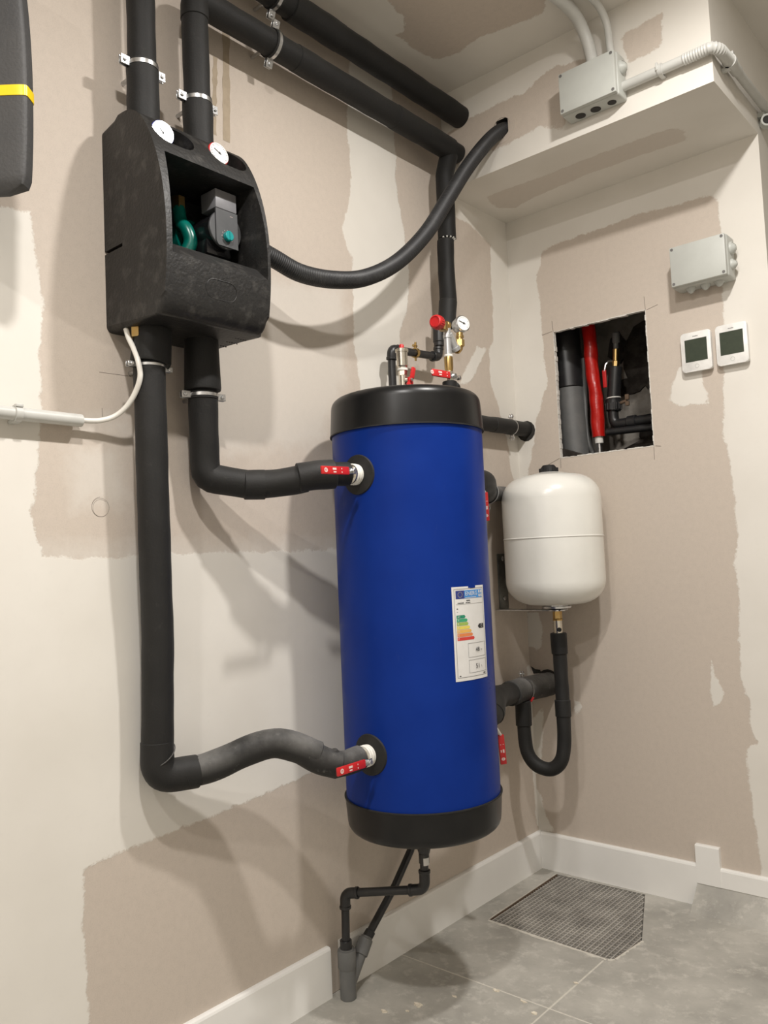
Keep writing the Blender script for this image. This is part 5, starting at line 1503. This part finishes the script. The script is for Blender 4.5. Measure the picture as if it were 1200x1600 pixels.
bm = BM(); cyl(bm, (0.2455, 0.15, 1.342), (0.2495, 0.15, 1.377), 0.0235, 22, 0.002)
for k in range(16):
    a = 2 * PI * k / 16; p = Vector((0.2475 + 0.0235 * math.cos(a), 0.15 + 0.0235 * math.sin(a), 1.345)); cyl(bm, p, p + Vector((0.001, 0, 0.02)), 0.0018, 6)
part('union_nut', bm, 'pvc_dark', va, 'ribbed black union nut')
bm = BM(); ring(bm, (0.2502, 0.15, 1.381), AX, 0.0195, 0.0212, 0.003, 24)
part('nut_ring', bm, 'ptfe', va, 'pale ring')
bm = BM(); tube(bm, resample(fillet([(0.246, 0.15, 1.345), (0.246, 0.15, 1.300), (0.50, 0.15, 1.3035)], 0.025, 8), 0.006), 0.0155, 20); cyl(bm, (0.290, 0.15, 1.3005), (0.318, 0.15, 1.301), 0.0195, 20, 0.002)
part('pipe', bm, 'pvc_dark', va, 'black elbow and level pipe')
bm = BM(); cyl(bm, (0.262, 0.15, 1.474), (0.264, 0.15, 1.49), 0.0115, 8); cyl(bm, (0.264, 0.15, 1.49), (0.267, 0.15, 1.527), 0.0105, 14, 0.001)
part('brass_fitting', bm, 'brass', va, 'brass fitting')
bm = BM(); cyl(bm, (0.267, 0.15, 1.527), (0.268, 0.15, 1.545), 0.008, 12); cyl(bm, (0.2685, 0.15, 1.545), (0.2705, 0.15, 1.577), 0.0115, 18, 0.003)
part('end_cap', bm, 'pvc_grey', va, 'grey capped end')
bm = BM(); box(bm, 0.2285, 0.2405, 0.128, 0.133, 1.413, 1.466, 0.0015)
part('lever', bm, 'red_plastic', va, 'red lever')
bm = BM(); tube(bm, [(0.2345, 0.131, 1.462), (0.240, 0.131, 1.482), (0.247, 0.138, 1.492), (0.262, 0.15, 1.492)], 0.0035, 8)
part('lever_stem', bm, 'zinc', va)
wg = root('wing_valve', 'small rusty wing tap beside the black valve in the opening', 'tap', (0.29, 0.15, 1.36))
bm = BM(); cyl(bm, (0.268, 0.15, 1.362), (0.292, 0.148, 1.366), 0.005, 10); box(bm, 0.288, 0.300, 0.142, 0.150, 1.368, 0.000 + 1.385, 0.002); box(bm, 0.288, 0.300, 0.142, 0.150, 1.350, 1.364, 0.002)
part('wing', bm, 'rust', wg)
hp = root('plastic_pipe', 'open black pipe lying level low inside the wall opening', 'pipe', (0.3, 0.12, 1.275))
bm = BM(); lathe_closed(bm, [(0.0085, 0), (0.0108, 0), (0.0108, 0.26), (0.0085, 0.26)], (0.236, 0.12, 1.2765), (1, 0.10, -0.02), 20)
part('pipe', bm, 'pvc_dark', hp)
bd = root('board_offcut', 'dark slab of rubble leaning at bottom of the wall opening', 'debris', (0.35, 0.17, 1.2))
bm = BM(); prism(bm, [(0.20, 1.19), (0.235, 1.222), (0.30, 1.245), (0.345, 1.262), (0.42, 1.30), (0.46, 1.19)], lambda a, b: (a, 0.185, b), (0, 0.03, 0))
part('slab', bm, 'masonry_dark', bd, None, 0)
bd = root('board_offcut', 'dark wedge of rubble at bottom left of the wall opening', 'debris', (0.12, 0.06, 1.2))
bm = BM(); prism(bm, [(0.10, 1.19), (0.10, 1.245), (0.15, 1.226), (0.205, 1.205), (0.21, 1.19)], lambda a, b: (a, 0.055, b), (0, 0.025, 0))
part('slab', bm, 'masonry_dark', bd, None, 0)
